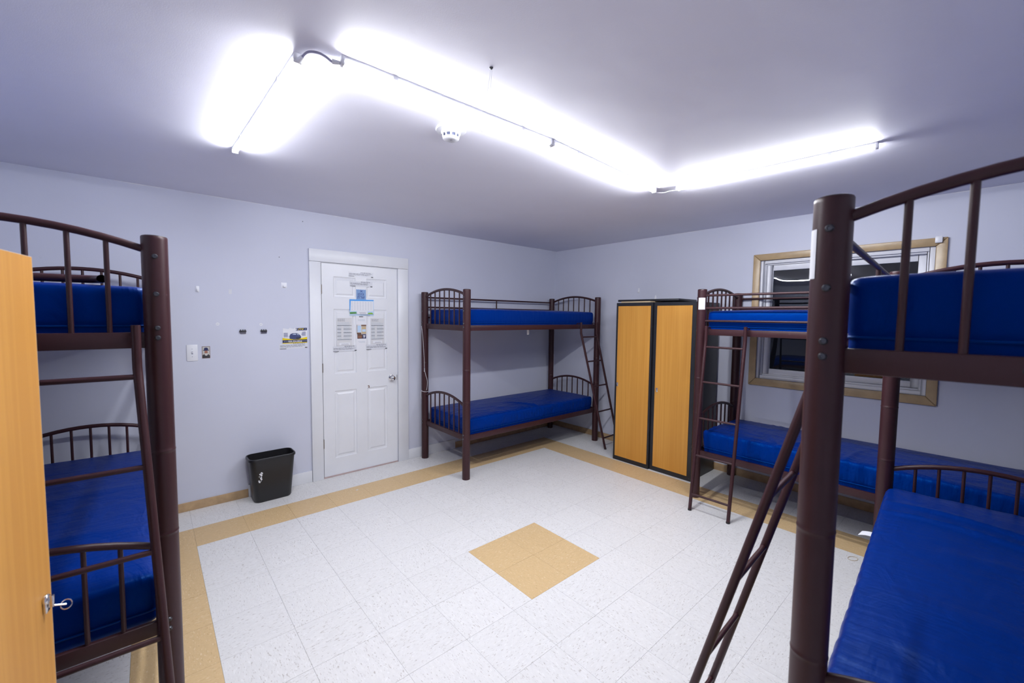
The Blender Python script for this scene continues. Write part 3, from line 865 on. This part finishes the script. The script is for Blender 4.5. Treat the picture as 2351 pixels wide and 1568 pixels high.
# near locker with its door ajar; faces +x
NX, NY0, NY1 = -.488, -2.362, -1.925
t = root('locker', (NX - .25, (NY0 + NY1) / 2, 0), 0, 'tall locker nearest on the left with its orange door ajar', 'locker', 'tall lockers')
hd, hw, k, hN = .25, (NY1 - NY0) / 2, .016, 1.72
mb = MB()
mb.box(-hd, hd, -hw, -hw + k, 0, hN); mb.box(-hd, hd, hw - k, hw, 0, hN); mb.box(-hd, hd, -hw + k, hw - k, hN - k, hN)
mb.box(-hd, hd, -hw + k, hw - k, 0, k); mb.box(-hd, -hd + .006, -hw + k, hw - k, k, hN - k)
mb.box(-hd + .01, hd - .03, -hw + k, hw - k, 1.36, 1.376)
mb.build('carcass', M['black'], t)
ang = .165
d = MB()
LN = .444
d.box(0, .016, 0, LN, .012, 1.688)
do = d.build('door', M['wood'], t)
do.location = (hd + .002, -hw + .002, 0); do.rotation_euler = (0, 0, -ang)
MB().box(-.0002, .0162, LN, LN + .0012, .012, 1.688).build('edge_band', M['woodedge'], do)
MB().box(-.0002, .0162, 0, LN + .0012, 1.688, 1.6892).build('edge_band', M['woodedge'], do)
lo = lock(do, .016, LN - .040, .868, 1)
ky = MB().tube([(.030, LN - .040, .858), (.052, LN - .036, .851)], .0018, 8)
ky.tube([(.052 + .010 * math.cos(a), LN - .036 + .004 * math.sin(a), .851 + .010 * math.sin(a)) for a in [R(x) for x in range(0, 360, 20)]], .0012, 6, closed=True)
ky.build('key', M['chrome'], lo, smooth=True)

# ------------------------------------------------------------------ waste bin
def rrect(a, b, r, n=6):
    pts = []
    for sx, sy, a0_ in ((1, 1, 0), (-1, 1, 90), (-1, -1, 180), (1, -1, 270)):
        for q in range(n + 1):
            an = R(a0_ + 90 * q / n); pts.append((sx * (a - r) + r * math.cos(an), sy * (b - r) + r * math.sin(an)))
    return pts
bn = root('waste_bin', (.552, .550, 0), R(1), 'black plastic waste bin with white scuff by the door', 'waste bin')
def loft(secs, name, mat, parent):
    vs = []; fs = []
    n = len(rrect(1, 1, .1))
    for (a, b, r, z) in secs: vs += [(x, y, z) for x, y in rrect(a, b, r)]
    for i in range(len(secs) - 1):
        for j in range(n): fs.append((i * n + j, i * n + (j + 1) % n, (i + 1) * n + (j + 1) % n, (i + 1) * n + j))
    fs.append(tuple(range(n))[::-1]); fs.append(tuple((len(secs) - 1) * n + j for j in range(n)))
    return MB().add(vs, fs).build(name, mat, parent, smooth=True, angle=50)
loft([(.132, .078, .04, .0), (.139, .085, .045, .012), (.170, .098, .05, .366), (.1665, .0945, .048, .366), (.136, .080, .04, .020), (.130, .074, .036, .016)], 'body', M['can'], bn)
mb = MB()
n = len(rrect(1, 1, .1)); vs = []
for a, b, r, z in ((.166, .094, .046, .372), (.1735, .1015, .052, .372), (.1765, .1045, .054, .366), (.1765, .1045, .054, .352), (.1745, .1025, .053, .352), (.1725, .1005, .052, .364), (.1665, .0945, .047, .364)):
    vs += [(x, y, z) for x, y in rrect(a, b, r)]
fs = []
for i in range(7):
    for j in range(n):
        i2 = (i + 1) % 7; fs.append((i * n + j, i * n + (j + 1) % n, i2 * n + (j + 1) % n, i2 * n + j))
mb.add(vs, fs).build('rim', M['can'], bn, smooth=True)
sc = MB()
rr_ = random.Random(11)
for k in range(16):
    x = -.098 + rr_.gauss(0, .006) + (.006 if k > 7 else 0); z = .180 + .075 * k / 15
    s_ = rr_.uniform(.003, .008)
    yy = -(.085 + (.098 - .085) * (z - .012) / .354) - .0006
    poly = [(x + s_ * math.cos(q) * rr_.uniform(.6, 1.2), z + s_ * 1.2 * math.sin(q) * rr_.uniform(.6, 1.2)) for q in [R(a) for a in range(0, 360, 60)]]
    sc.prism(poly, lambda a, b, dd: (a, dd, b), yy, yy + .001)
sc.build('scuff', M['canmark'], bn)

# ------------------------------------------------------------------ flat prints on walls and door
# everything here is drawn on the plane y = y0 facing -y; (x, z) are room coordinates
class Sheet:
    def __init__(s, name, y, poly, mat, label, cat, group=None, t=.0006):
        s.y = y; s.t = t
        cx = sum(p[0] for p in poly) / len(poly); cz_ = min(p[1] for p in poly)
        s.c = (cx, cz_)
        s.o = root(name, (cx, y, cz_), 0, label, cat, group)
        s.lay = 0
        s.base = s.draw('sheet', [poly], mat)
    def draw(s, name, polys, mat, lift=None):
        s.lay += 1
        y1 = -s.t * s.lay if lift is None else -lift
        mb = MB()
        for poly in polys: mb.prism([(a - s.c[0], b - s.c[1]) for a, b in poly], lambda a, b, d: (a, d, b), y1, y1 + (s.t if s.lay == 1 else s.t * .8))
        return mb.build(name, mat, s.o)
def rect(x0, x1, z0, z1): return [(x0, z0), (x1, z0), (x1, z1), (x0, z1)]
def text_lines(x0, x1, z0, z1, n, seed, h=.5, word=(.010, .026), gap=.003, align=0):
    rr = random.Random(seed); out = []
    for i in range(n):
        zc = z1 - (z1 - z0) * (i + .5) / n; hh = (z1 - z0) / n * h / 2
        x = x0 + (rr.random() * .25 * (x1 - x0) if align else 0)
        end = x1 - (0 if align else rr.random() * .2 * (x1 - x0))
        while x < end:
            w_ = min(rr.uniform(*word), end - x)
            if w_ > .0015: out.append(rect(x, x + w_, zc - hh, zc + hh))
            x += w_ + gap
    return out
def bars(segs, w_):
    """strokes -> quads"""
    out = []
    for (a, b) in segs:
        a, b = Vector(a), Vector(b); d = (b - a).normalized(); nn = Vector((-d.y, d.x)) * w_ / 2; e = d * w_ * .35
        out.append([tuple(a - nn - e), tuple(b - nn + e), tuple(b + nn + e), tuple(a + nn - e)])
    return out
def glyph(kind, x, z, w_, h):
    S = {
        'alef': [((0, 1), (1, 0)), ((.95, 1), (.62, .50)), ((.05, 0), (.36, .52))],
        'gimel': [((.25, 1), (.70, 1)), ((.70, 1), (.72, .38)), ((.72, .38), (.90, 0)), ((.68, .34), (.15, 0))],
        'vav': [((.30, 1), (.62, 1)), ((.62, 1), (.62, 0))],
        'tet': [((.08, .98), (.08, 0)), ((.08, 0), (.92, 0)), ((.92, 0), (.92, .80)), ((.92, .80), (.70, 1)), ((.70, 1), (.48, .86))],
        'shin': [((.06, 1), (.14, .05)), ((.14, .05), (.60, .05)), ((.60, .05), (.96, 1)), ((.50, 1), (.52, .55)), ((.52, .55), (.12, .38))],
        'resh': [((.10, 1), (.80, 1)), ((.80, 1), (.86, .86)), ((.86, .86), (.86, 0))],
        'tav': [((.12, 1), (.80, 1)), ((.80, 1), (.88, .88)), ((.88, .88), (.88, 0)), ((.26, 1), (.26, .08)), ((.26, .04), (.04, .04))],
    }[kind]
    return [((x + a[0] * w_, z + a[1] * h), (x + b[0] * w_, z + b[1] * h)) for a, b in S]

YP = YD - .0005
# two taped address strips at the top
def strip(x0, x1, z0, z1, label, seed, y=YP, slope=0.0):
    s = Sheet('tape_strip', y, [(x0, z0), (x1, z0 + slope), (x1, z1 + slope), (x0, z1)], M['film'], label, 'notice', 'printed tape strips')
    h_ = z1 - z0
    P_ = text_lines(x0 + .006, x1 - .008, z0 + h_ * .30, z0 + h_ * .74, 3, seed, .55, (.012, .04), .004)
    P_ = [[(a, b + slope * (a - x0) / (x1 - x0)) for a, b in p] for p in P_]
    s.draw('small_print', P_, M['grey'])
    B_ = text_lines(x0 + (x1 - x0) * .48, x1 - .004, z0 + h_ * .80, z0 + h_ * .98, 1, seed + 1, .75, (.010, .02), .004)
    s.draw('headline', [[(a, b + slope * (a - x0) / (x1 - x0)) for a, b in p] for p in B_], M['grey'])
    s.draw('mark', [[(a, b + slope) for a, b in rect(x1 - .022, x1 - .002, z0 + h_ * .04, z0 + h_ * .18)], rect(x0 + .004, x0 + .055, z0 + h_ * .06, z0 + h_ * .14)], M['ink'])
    return s
strip(1.266, 1.512, 1.930, 1.978, 'clear printed tape strip at the very top of the door', 21)
strip(1.278, 1.503, 1.836, 1.888, 'clear printed tape strip above the blue note on the door', 22)
strip(1.111, 1.338, 1.203, 1.258, 'clear printed tape strip under the left timetable on the door', 23, slope=.004)
strip(1.430, 1.654, 1.211, 1.263, 'clear printed tape strip under the right timetable on the door', 24, slope=.004)
strip(.660, .889, 1.248, 1.300, 'clear printed tape strip under the car flyer', 25, y=YW - .0005, slope=.006)
# centre column sheet
s = Sheet('notice_sheet', YP, rect(1.338, 1.436, 1.255, 1.552), M['paper'], 'narrow white sheet behind the two small cards on the door', 'notice')
s.draw('print', text_lines(1.352, 1.422, 1.500, 1.518, 2, 31, .4, (.01, .03), .002, 1) + text_lines(1.352, 1.422, 1.285, 1.302, 2, 32, .4, (.01, .03), .002, 1), M['pale'])
s.draw('headline', text_lines(1.366, 1.412, 1.538, 1.548, 1, 33, .8, (.008, .014), .002), M['ink'])
# blue note
z0, z1 = 1.712, 1.812
edge = [(1.338, z0), (1.436, z0)]
zig = [(1.436 - (.0 if k % 2 else .0025), z0 + (z1 - .004 - z0) * k / 20) for k in range(1, 21)]
topz = [(1.436 - .098 * k / 12, z1 - .004 + (.003 if k % 2 else -.002)) for k in range(1, 12)]
zigl = [(1.338 + (.0 if k % 2 else .0025), z0 + (z1 - .004 - z0) * k / 20) for k in range(20, 0, -1)]
s = Sheet('note_card', YP - .0008, edge + zig + topz + zigl, M['blue'], 'blue note with large dark blue letters taped on the door', 'note')
g = glyph('alef', 1.380, 1.784, .019, .017)
g += glyph('tet', 1.357, 1.754, .020, .018) + glyph('vav', 1.381, 1.754, .013, .018) + glyph('gimel', 1.396, 1.754, .018, .018)
g += glyph('tav', 1.350, 1.722, .021, .021) + glyph('resh', 1.374, 1.722, .018, .021) + glyph('shin', 1.397, 1.722, .025, .021)
s.draw('lettering', bars(g, .0036), M['deep'])
# calendar
x0, x1, z0, z1 = 1.272, 1.513, 1.553, 1.711
s = Sheet('calendar', YP - .0018, rect(x0, x1, z0, z1), M['palesky'], 'blue and white calendar page taped in the middle of the door', 'calendar')
s.draw('sky_band', [[(x0, z1), (x1, z1), (x1, z1 - .010), (x0 + .012, z1 - .016), (x0 + .006, z0 + .05), (x0, z0 + .05)]], M['sky'])
s.draw('grid_field', [rect(x0 + .012, x1 - .006, z0 + .045, z1 - .016)], M['paper'])
cells = []
for rr_i in range(6):
    for cc in range(8):
        xx = x0 + .018 + cc * .027; zz = z1 - .028 - rr_i * .0145
        cells.append(rect(xx, xx + .012, zz, zz + .004))
s.draw('day_marks', cells, M['pale'])
s.draw('meadow', [[(x0 + .002, z0 + .016), (x0 + .068, z0 + .020), (x0 + .064, z0 + .036), (x0 + .002, z0 + .034)]], M['green'])
s.draw('lawn', [[(x1 - .062, z0 + .016), (x1 - .004, z0 + .016), (x1 - .02, z0 + .032), (x1 - .058, z0 + .030)]], M['lime'])
s.draw('caption_panel', [rect(x0 + .070, x1 - .066, z0 + .014, z0 + .044)], M['paper'])
s.draw('caption', text_lines(x0 + .085, x1 - .082, z0 + .018, z0 + .034, 3, 41, .4, (.01, .03), .002, 1) + [rect(x0 + .004, x1 - .002, z0 + .0135, z0 + .0150)], M['grey'])
s.draw('footer_marks', text_lines(x0 + .100, x1 - .03, z0 + .003, z0 + .010, 1, 42, .7, (.004, .007), .008), M['ink'])
# timetables
for (x0, x1, z0, z1, sd_, lab) in ((1.150, 1.293, 1.262, 1.530, 51, 'laminated timetable sheet on the door below the calendar, nearer the hinges'),
                                   (1.482, 1.618, 1.270, 1.528, 52, 'laminated timetable sheet on the door below the calendar, nearer the knob')):
    s = Sheet('timetable', YP, rect(x0, x1, z0, z1), M['sheet'], lab, 'timetable', 'laminated timetables')
    s.draw('rows', [rect(x0 + .004, x1 - .003, z1 - .075 - k * .034, z1 - .072 - k * .034) for k in range(5)], M['ink'])
    s.draw('row_text', text_lines(x0 + .006, x1 - .004, z1 - .215, z1 - .040, 26, sd_, .35, (.006, .025), .003), M['pale'])
    s.draw('tint', [rect(x0 + .04, x0 + .062, z1 - .20, z1 - .075)], M['sheet'])
    s.draw('heading', text_lines(x0 + .008, x1 - .05, z1 - .034, z1 - .008, 3, sd_ + 5, .4, (.01, .02), .004), M['grey'])
    s.draw('note_panel', [rect(x0 + .020, x1 - .020, z0 + .004, z0 + .030)], M['paper'])
    s.draw('note_text', text_lines(x0 + .034, x1 - .034, z0 + .008, z0 + .020, 2, sd_ + 9, .4, (.01, .03), .002, 1), M['grey'])
# two small cards
s = Sheet('business_card', YP - .0022, rect(1.340, 1.434, 1.370, 1.463), M['sheet'], 'pale folded card with brown corners taped on the door', 'card')
s.draw('brown_blocks', [rect(1.384, 1.434, 1.449, 1.463), rect(1.340, 1.383, 1.370, 1.386), rect(1.340, 1.343, 1.386, 1.463)], M['brown'])
s.draw('cream_panel', [rect(1.388, 1.432, 1.373, 1.446)], M['card'])
s.draw('picture', [rect(1.347, 1.380, 1.390, 1.455), rect(1.392, 1.428, 1.394, 1.418)], M['palesky'])
s = Sheet('business_card', YP - .0022, rect(1.345, 1.432, 1.326, 1.369), M['navy'], 'small dark card with brown picture below the folded card', 'card')
s.draw('picture', [rect(1.347, 1.394, 1.328, 1.367)], M['brown'])
s.draw('faces', [rect(1.352 + .012 * k, 1.359 + .012 * k, 1.336, 1.350) for k in range(3)], M['skin'])
s.draw('lettering', [rect(1.402, 1.424, 1.352, 1.360), rect(1.404, 1.422, 1.340, 1.348), rect(1.408, 1.413, 1.330, 1.338)], M['paper'])

# car flyer on the wall
YQ = YW - .0005
x0, x1, z0, z1 = .686, .887, 1.300, 1.442
s = Sheet('flyer', YQ - .0006, [(x0, z0), (x1, z0 + .003), (x1, z1), (.790, z1 - .002), (.775, z1 - .012), (.745, z1 - .002), (.735, z1 - .014), (x0 + .006, z1 - .006)], M['paper'], 'yellow and navy flyer with a dark car beside the door', 'flyer')
s.draw('top_banner', [[(.793, z1 - .028), (.8, z1 - .016), (.791, z1 - .006), (x1, z1 - .003), (x1, z1 - .026)]], M['navy'])
s.draw('brand_marks', bars([((.815, z1 - .023), (.821, z1 - .011)), ((.821, z1 - .011), (.832, z1 - .011)), ((.830, z1 - .020), (.838, z1 - .011)), ((.838, z1 - .011), (.846, z1 - .012)), ((.846, z1 - .020), (.852, z1 - .012)), ((.852, z1 - .019), (.858, z1 - .011))], .0035), M['yellow'])
s.draw('arrow_mark', bars([((.799, z1 - .023), (.806, z1 - .015)), ((.806, z1 - .015), (.801, z1 - .010))], .003) + [rect(.870, .876, z1 - .017, z1 - .013)], M['paper'])
s.draw('yellow_sweep', [[(x0, z0 + .030), (x1, z0 + .034), (x1, z0 + .056), (.845, z0 + .046), (.79, z0 + .040), (.74, z0 + .042), (x0, z0 + .050)], [(x0, z0), (x1, z0 + .003), (x1, z0 + .009), (x0, z0 + .006)]], M['yellow'])
s.draw('road_band', [[(x0, z0 + .0065), (x1, z0 + .0095), (x1, z0 + .0335), (x0, z0 + .0295)]], M['navy'])
s.draw('car', [[(.744, z0 + .042), (.741, z0 + .062), (.748, z0 + .082), (.765, z0 + .090), (.800, z0 + .091), (.815, z0 + .084), (.829, z0 + .072), (.836, z0 + .060), (.834, z0 + .044), (.815, z0 + .036), (.775, z0 + .036)]], M['carblue'])
s.draw('car_glass', [[(.801, z0 + .086), (.812, z0 + .080), (.822, z0 + .073), (.806, z0 + .074)], [(.762, z0 + .078), (.776, z0 + .086), (.794, z0 + .086), (.796, z0 + .076)]], M['carlight'])
s.draw('car_grille', [[(.793, z0 + .052), (.829, z0 + .054), (.830, z0 + .042), (.798, z0 + .038)]], M['ink'])
s.draw('lettering_left', text_lines(x0 + .010, x0 + .046, z0 + .056, z0 + .096, 5, 61, .35, (.006, .012), .002), M['deep'])
s.draw('lettering_right', text_lines(x1 - .048, x1 - .012, z0 + .066, z0 + .104, 5, 62, .35, (.006, .012), .002, 1), M['deep'])
s.draw('road_dashes', [rect(x0 + .012 + k * .012, x0 + .018 + k * .012, z0 + .0165, z0 + .0195) for k in range(3)] + [rect(x1 - .045 + k * .012, x1 - .039 + k * .012, z0 + .0195, z0 + .0225) for k in range(4)], M['paper'])
cu = bpy.data.curves.new('phone_number', 'FONT'); cu.body = '929.324.0026'; cu.size = .0205; cu.offset = .0005; cu.extrude = .0001; cu.align_x = 'CENTER'
to = bpy.data.objects.new('phone_number', cu); COL.objects.link(to)
dg = bpy.context.evaluated_depsgraph_get()
me = bpy.data.meshes.new_from_object(to.evaluated_get(dg)); bpy.data.objects.remove(to, do_unlink=True)
me.materials.clear(); me.materials.append(M['paper'])
o = place('phone_number', me, s.o, (.786 - s.c[0], -s.t * (s.lay + 2), z0 + .0115 - s.c[1])); o.rotation_euler = (math.pi / 2, -R(.9), 0)

# light switch
sw = root('light_switch', (.052, YW, 1.250), 0, 'white toggle light switch plate on the wall', 'switch')
MB().box(-.035, .035, -.006, 0, -.064, .064).build('plate', M['plastic'], sw, bevel=.003)
MB().box(-.005, .005, -.0065, 0, -.012, .012).build('toggle_slot', M['plasticdim'], sw)
MB().prism([(-.0065, .001), (-.018, .006), (-.018, .011), (-.0065, .010)], lambda a, b, d: (d, a, b - .004), -.0042, .0042).build('toggle', M['plastic'], sw)
for z in (-.030, .030): MB().lathe([(0, -.0072), (.0025, -.007), (.003, -.006), (0, -.006)], (0, 0, z), 12, 'y').build('screw', M['plasticdim'], sw)
# photo print
x0, x1, z0, z1 = .114, .166, 1.203, 1.298
s = Sheet('photo_print', YQ, rect(x0, x1, z0, z1), M['brown'], 'small photo of a person in a dark hat beside the light switch', 'photograph')
s.draw('background', [rect(x0 + .003, x1 - .003, z0 + .003, z1 - .003)], M['hair'])
cxp = (x0 + x1) / 2
s.draw('coat', [[(x0 + .003, z0 + .003), (x1 - .003, z0 + .003), (x1 - .003, z0 + .022), (cxp + .012, z0 + .034), (cxp - .012, z0 + .034), (x0 + .003, z0 + .024)]], M['ink'])
s.draw('face', [[(cxp + .0105 * math.cos(a), z0 + .047 + .016 * math.sin(a)) for a in [R(q) for q in range(0, 360, 24)]]], M['skin'])
s.draw('beard', [[(cxp - .012, z0 + .046), (cxp - .006, z0 + .040), (cxp + .006, z0 + .040), (cxp + .012, z0 + .046), (cxp + .010, z0 + .026), (cxp, z0 + .020), (cxp - .010, z0 + .026)]], M['hair'])
s.draw('hat', [[(cxp - .019, z0 + .061), (cxp + .019, z0 + .061), (cxp + .018, z0 + .066), (cxp + .013, z0 + .068), (cxp + .012, z0 + .080), (cxp + .006, z0 + .085), (cxp - .006, z0 + .085), (cxp - .012, z0 + .080), (cxp - .013, z0 + .068), (cxp - .018, z0 + .066)]], M['navy'])
# adhesive hooks
def adh_hook(x, z, w_, h_, label, hook=True):
    t = root('adhesive_hook', (x, YW, z), 0, label, 'hook', 'white adhesive hooks')
    MB().box(-w_ / 2, w_ / 2, -.0025, 0, -h_ / 2, h_ / 2).build('backing', M['plastic'], t, bevel=.0008)
    if hook:
        MB().prism([(-.0025, h_ * .2), (-.006, h_ * .2), (-.008, -h_ * .22), (-.016, -h_ * .26), (-.018, -h_ * .05), (-.0205, -h_ * .05), (-.020, -h_ * .38), (-.0025, -h_ * .42)], lambda a, b, d: (d, a, b), -w_ * .17, w_ * .17).build('prong', M['plastic'], t)
    return t
adh_hook(.0985, 1.748, .023, .048, 'narrow white adhesive hook above the light switch')
adh_hook(.7075, 1.813, .044, .046, 'square white adhesive hook on the wall left of the door frame')
s = Sheet('paint_patch', YQ, [(.301, 1.719), (.323, 1.720), (.322, 1.760), (.314, 1.757), (.312, 1.748), (.307, 1.759), (.302, 1.758)], M['film'], 'pale peeled adhesive patch between the two white wall hooks', 'patch')
for x, z, lab in ((.221, 1.475, 'round white sticker with faint print above the photo'), (.524, 1.470, 'round white sticker with faint print above the black wall clip')):
    s = Sheet('round_sticker', YQ, [(x + .0125 * math.cos(a), z + .0125 * math.sin(a)) for a in [R(q) for q in range(0, 360, 15)]], M['paper'], lab, 'sticker', 'round stickers')
    s.draw('print', text_lines(x - .008, x + .009, z - .004, z + .003, 2, int(x * 100), .6, (.003, .006), .001), M['pale'])
for x, lab in ((.391, 'small black wall clip, the one farther from the door'), (.543, 'small black wall clip, the one nearer the door')):
    t = root('wall_clip', (x, YW, 1.408), 0, lab, 'clip', 'black wall clips')
    MB().box(-.024, .024, -.014, 0, .0, .013).build('bar', M['cap'], t, bevel=.001)
    for k in (-.016, 0, .016): MB().tube([(k, -.009, .012), (k, -.009, .021)], .0032, 8).build('peg', M['cap'], t)
    MB().box(-.022, .022, -.010, 0, -.014, 0).build('metal_plate', M['chrome'], t)
for x, z, lab in ((.675, 2.054, 'tiny screw head in the wall left of the door top'), (.869, 2.389, 'tiny screw head in the wall above the door frame corner')):
    o = MB().lathe([(0, -.004), (.003, -.0035), (.004, 0), (0, 0)], (0, 0, 0), 12, 'y').build('screw', M['bolt'], smooth=True); o.location = (x, YW, z); tag(o, lab, 'screw')
# hooks on the window wall
for y, z, lab in ((-.668, 1.884, 'white oval adhesive hook high on the wall left of the lockers'), (-.885, 1.792, 'white oval adhesive hook on the wall just above the black board')):
    t = root('adhesive_hook', (XW, y, z), 0, lab, 'hook', 'white adhesive hooks')
    MB().prism([(.010 * math.cos(a), .032 * math.sin(a)) for a in [R(q) for q in range(0, 360, 18)]], lambda a, b, d: (d, a, b), -.004, 0).build('backing', M['plastic'], t, bevel=.001)
    MB().tube([(-.004, 0, .005), (-.010, 0, -.012), (-.020, 0, -.020), (-.024, 0, -.008)], .004, 8).build('prong', M['plastic'], t, smooth=True)

# white cord tied around the corner bunk post
cx, cy = 2.05, .200 + BW / 2
def pc(ang, r, z): return (cx + r * math.cos(R(ang)), cy + r * math.sin(R(ang)), z)
cd = root('tied_cord', (cx, cy, .74), 0, 'thin white cord tied round the rear post of the far corner bunk', 'cord')
cc = (cx, cy, .74)
r_ = PR + .003
MB().tube(spline(loc([pc(170, r_, 1.462), pc(195, r_, 1.40), pc(215, r_, 1.27), pc(228, r_, 1.10), pc(232, r_, .99), pc(245, r_ + .001, .94), pc(270, r_ + .008, .86), pc(268, r_ + .010, .80), pc(262, r_ + .002, .755)], cc)), .0020, 6).build('strand', M['cord'], cd, smooth=True)
MB().tube(loc([pc(a, r_, .745 + .008 * math.sin(R(a))) for a in range(0, 360, 20)], cc), .0022, 6, closed=True).build('wrap', M['cord'], cd, smooth=True)
for z in (.985, .965): MB().lathe([(0, -.006), (.005, -.004), (.007, 0), (.005, .004), (0, .006)], loc([pc(233, r_ + .004, z)], cc)[0], 10).build('knot', M['cord'], cd, smooth=True)
MB().tube(spline(loc([pc(175, r_, .745), pc(178, r_ + .012, .72), pc(185, r_ + .014, .69), pc(180, r_ + .004, .665)], cc)), .0020, 6).build('strand', M['cord'], cd, smooth=True)

# mattress tags
tg = MB()
tgv = []
for i in range(7):
    k_ = i / 6
    for x_ in (-.030 - .006 * k_ ** 2, .026 + .004 * k_):
        tgv.append((x_, .050 * k_, -.012 * k_ ** 2))
tgv += [(x_, y_, z_ - .0008) for x_, y_, z_ in tgv]
tgf = []
for i in range(6):
    q = i * 2
    tgf += [(q, q + 1, q + 3, q + 2), (14 + q + 2, 14 + q + 3, 14 + q + 1, 14 + q), (q, q + 2, 14 + q + 2, 14 + q), (q + 1, 14 + q + 1, 14 + q + 3, q + 3)]
tgf += [(0, 14, 15, 1), (12, 13, 27, 26)]
o = tg.add(tgv, tgf).build('mattress_tag', M['paper'])
o.location = (2.405, -3.098, .530); o.rotation_euler = (0, 0, R(-6)); tag(o, 'white fabric tag sticking out of the nearest lower mattress', 'tag')
o = MB().box(-.016, .016, 0, .0008, -.072, 0).build('mattress_tag', M['paper']); o.location = (2.92, -.110, 1.437); tag(o, 'white tag hanging below the far corner upper bunk', 'tag')

# flaking white paint along the wall and ceiling joint
rp = random.Random(5)
for (u0, u1, side) in ((-.35, -.05, 0), (.05, .62, 0), (1.02, 1.30, 0), (1.50, 1.72, 0), (1.80, 1.98, 0), (2.95, 3.30, 0), (3.70, 3.95, 0), (.20, .05, 1), (-.55, -.75, 1), (-1.05, -1.45, 1), (-2.55, -3.05, 1), (-3.10, -3.50, 1)):
    n = 10; top, bot = [], []
    for i in range(n + 1):
        u = u0 + (u1 - u0) * i / n
        bot.append((u, H - .0022 - rp.random() * .0045 * math.sin(math.pi * i / n)))
    poly = [(u0, H - .0006)] + bot + [(u1, H - .0006)]
    if side == 0: fn = lambda a, b, d: (a, YW - d, b)
    else: fn = lambda a, b, d: (XW - d, a, b)
    MB().prism(poly, fn, 0, .0012).build('paint_bead', M['paper'], CEIL)
# scraps on the floor
o = MB().tube([(.034 * math.cos(a), .022 * math.sin(a), .0018) for a in [R(q) for q in range(0, 360, 15)]], .0014, 6, closed=True).build('rubber_band', M['card'], smooth=True)
o.location = (3.232, -2.907, 0); o.rotation_euler = (0, 0, R(-20)); tag(o, 'thin brown rubber band on the white floor tiles near the window bunk', 'rubber band')
o = MB().prism([(-.012, -.003), (-.002, -.006), (.010, .001), (.012, .006), (.002, .004), (-.010, .003)], lambda a, b, d: (a, b, d), .0002, .0030).build('paper_scrap', M['paper'])
o.location = (1.158, .216, 0); tag(o, 'tiny white paper scrap on the tan floor band before the door', 'paper')
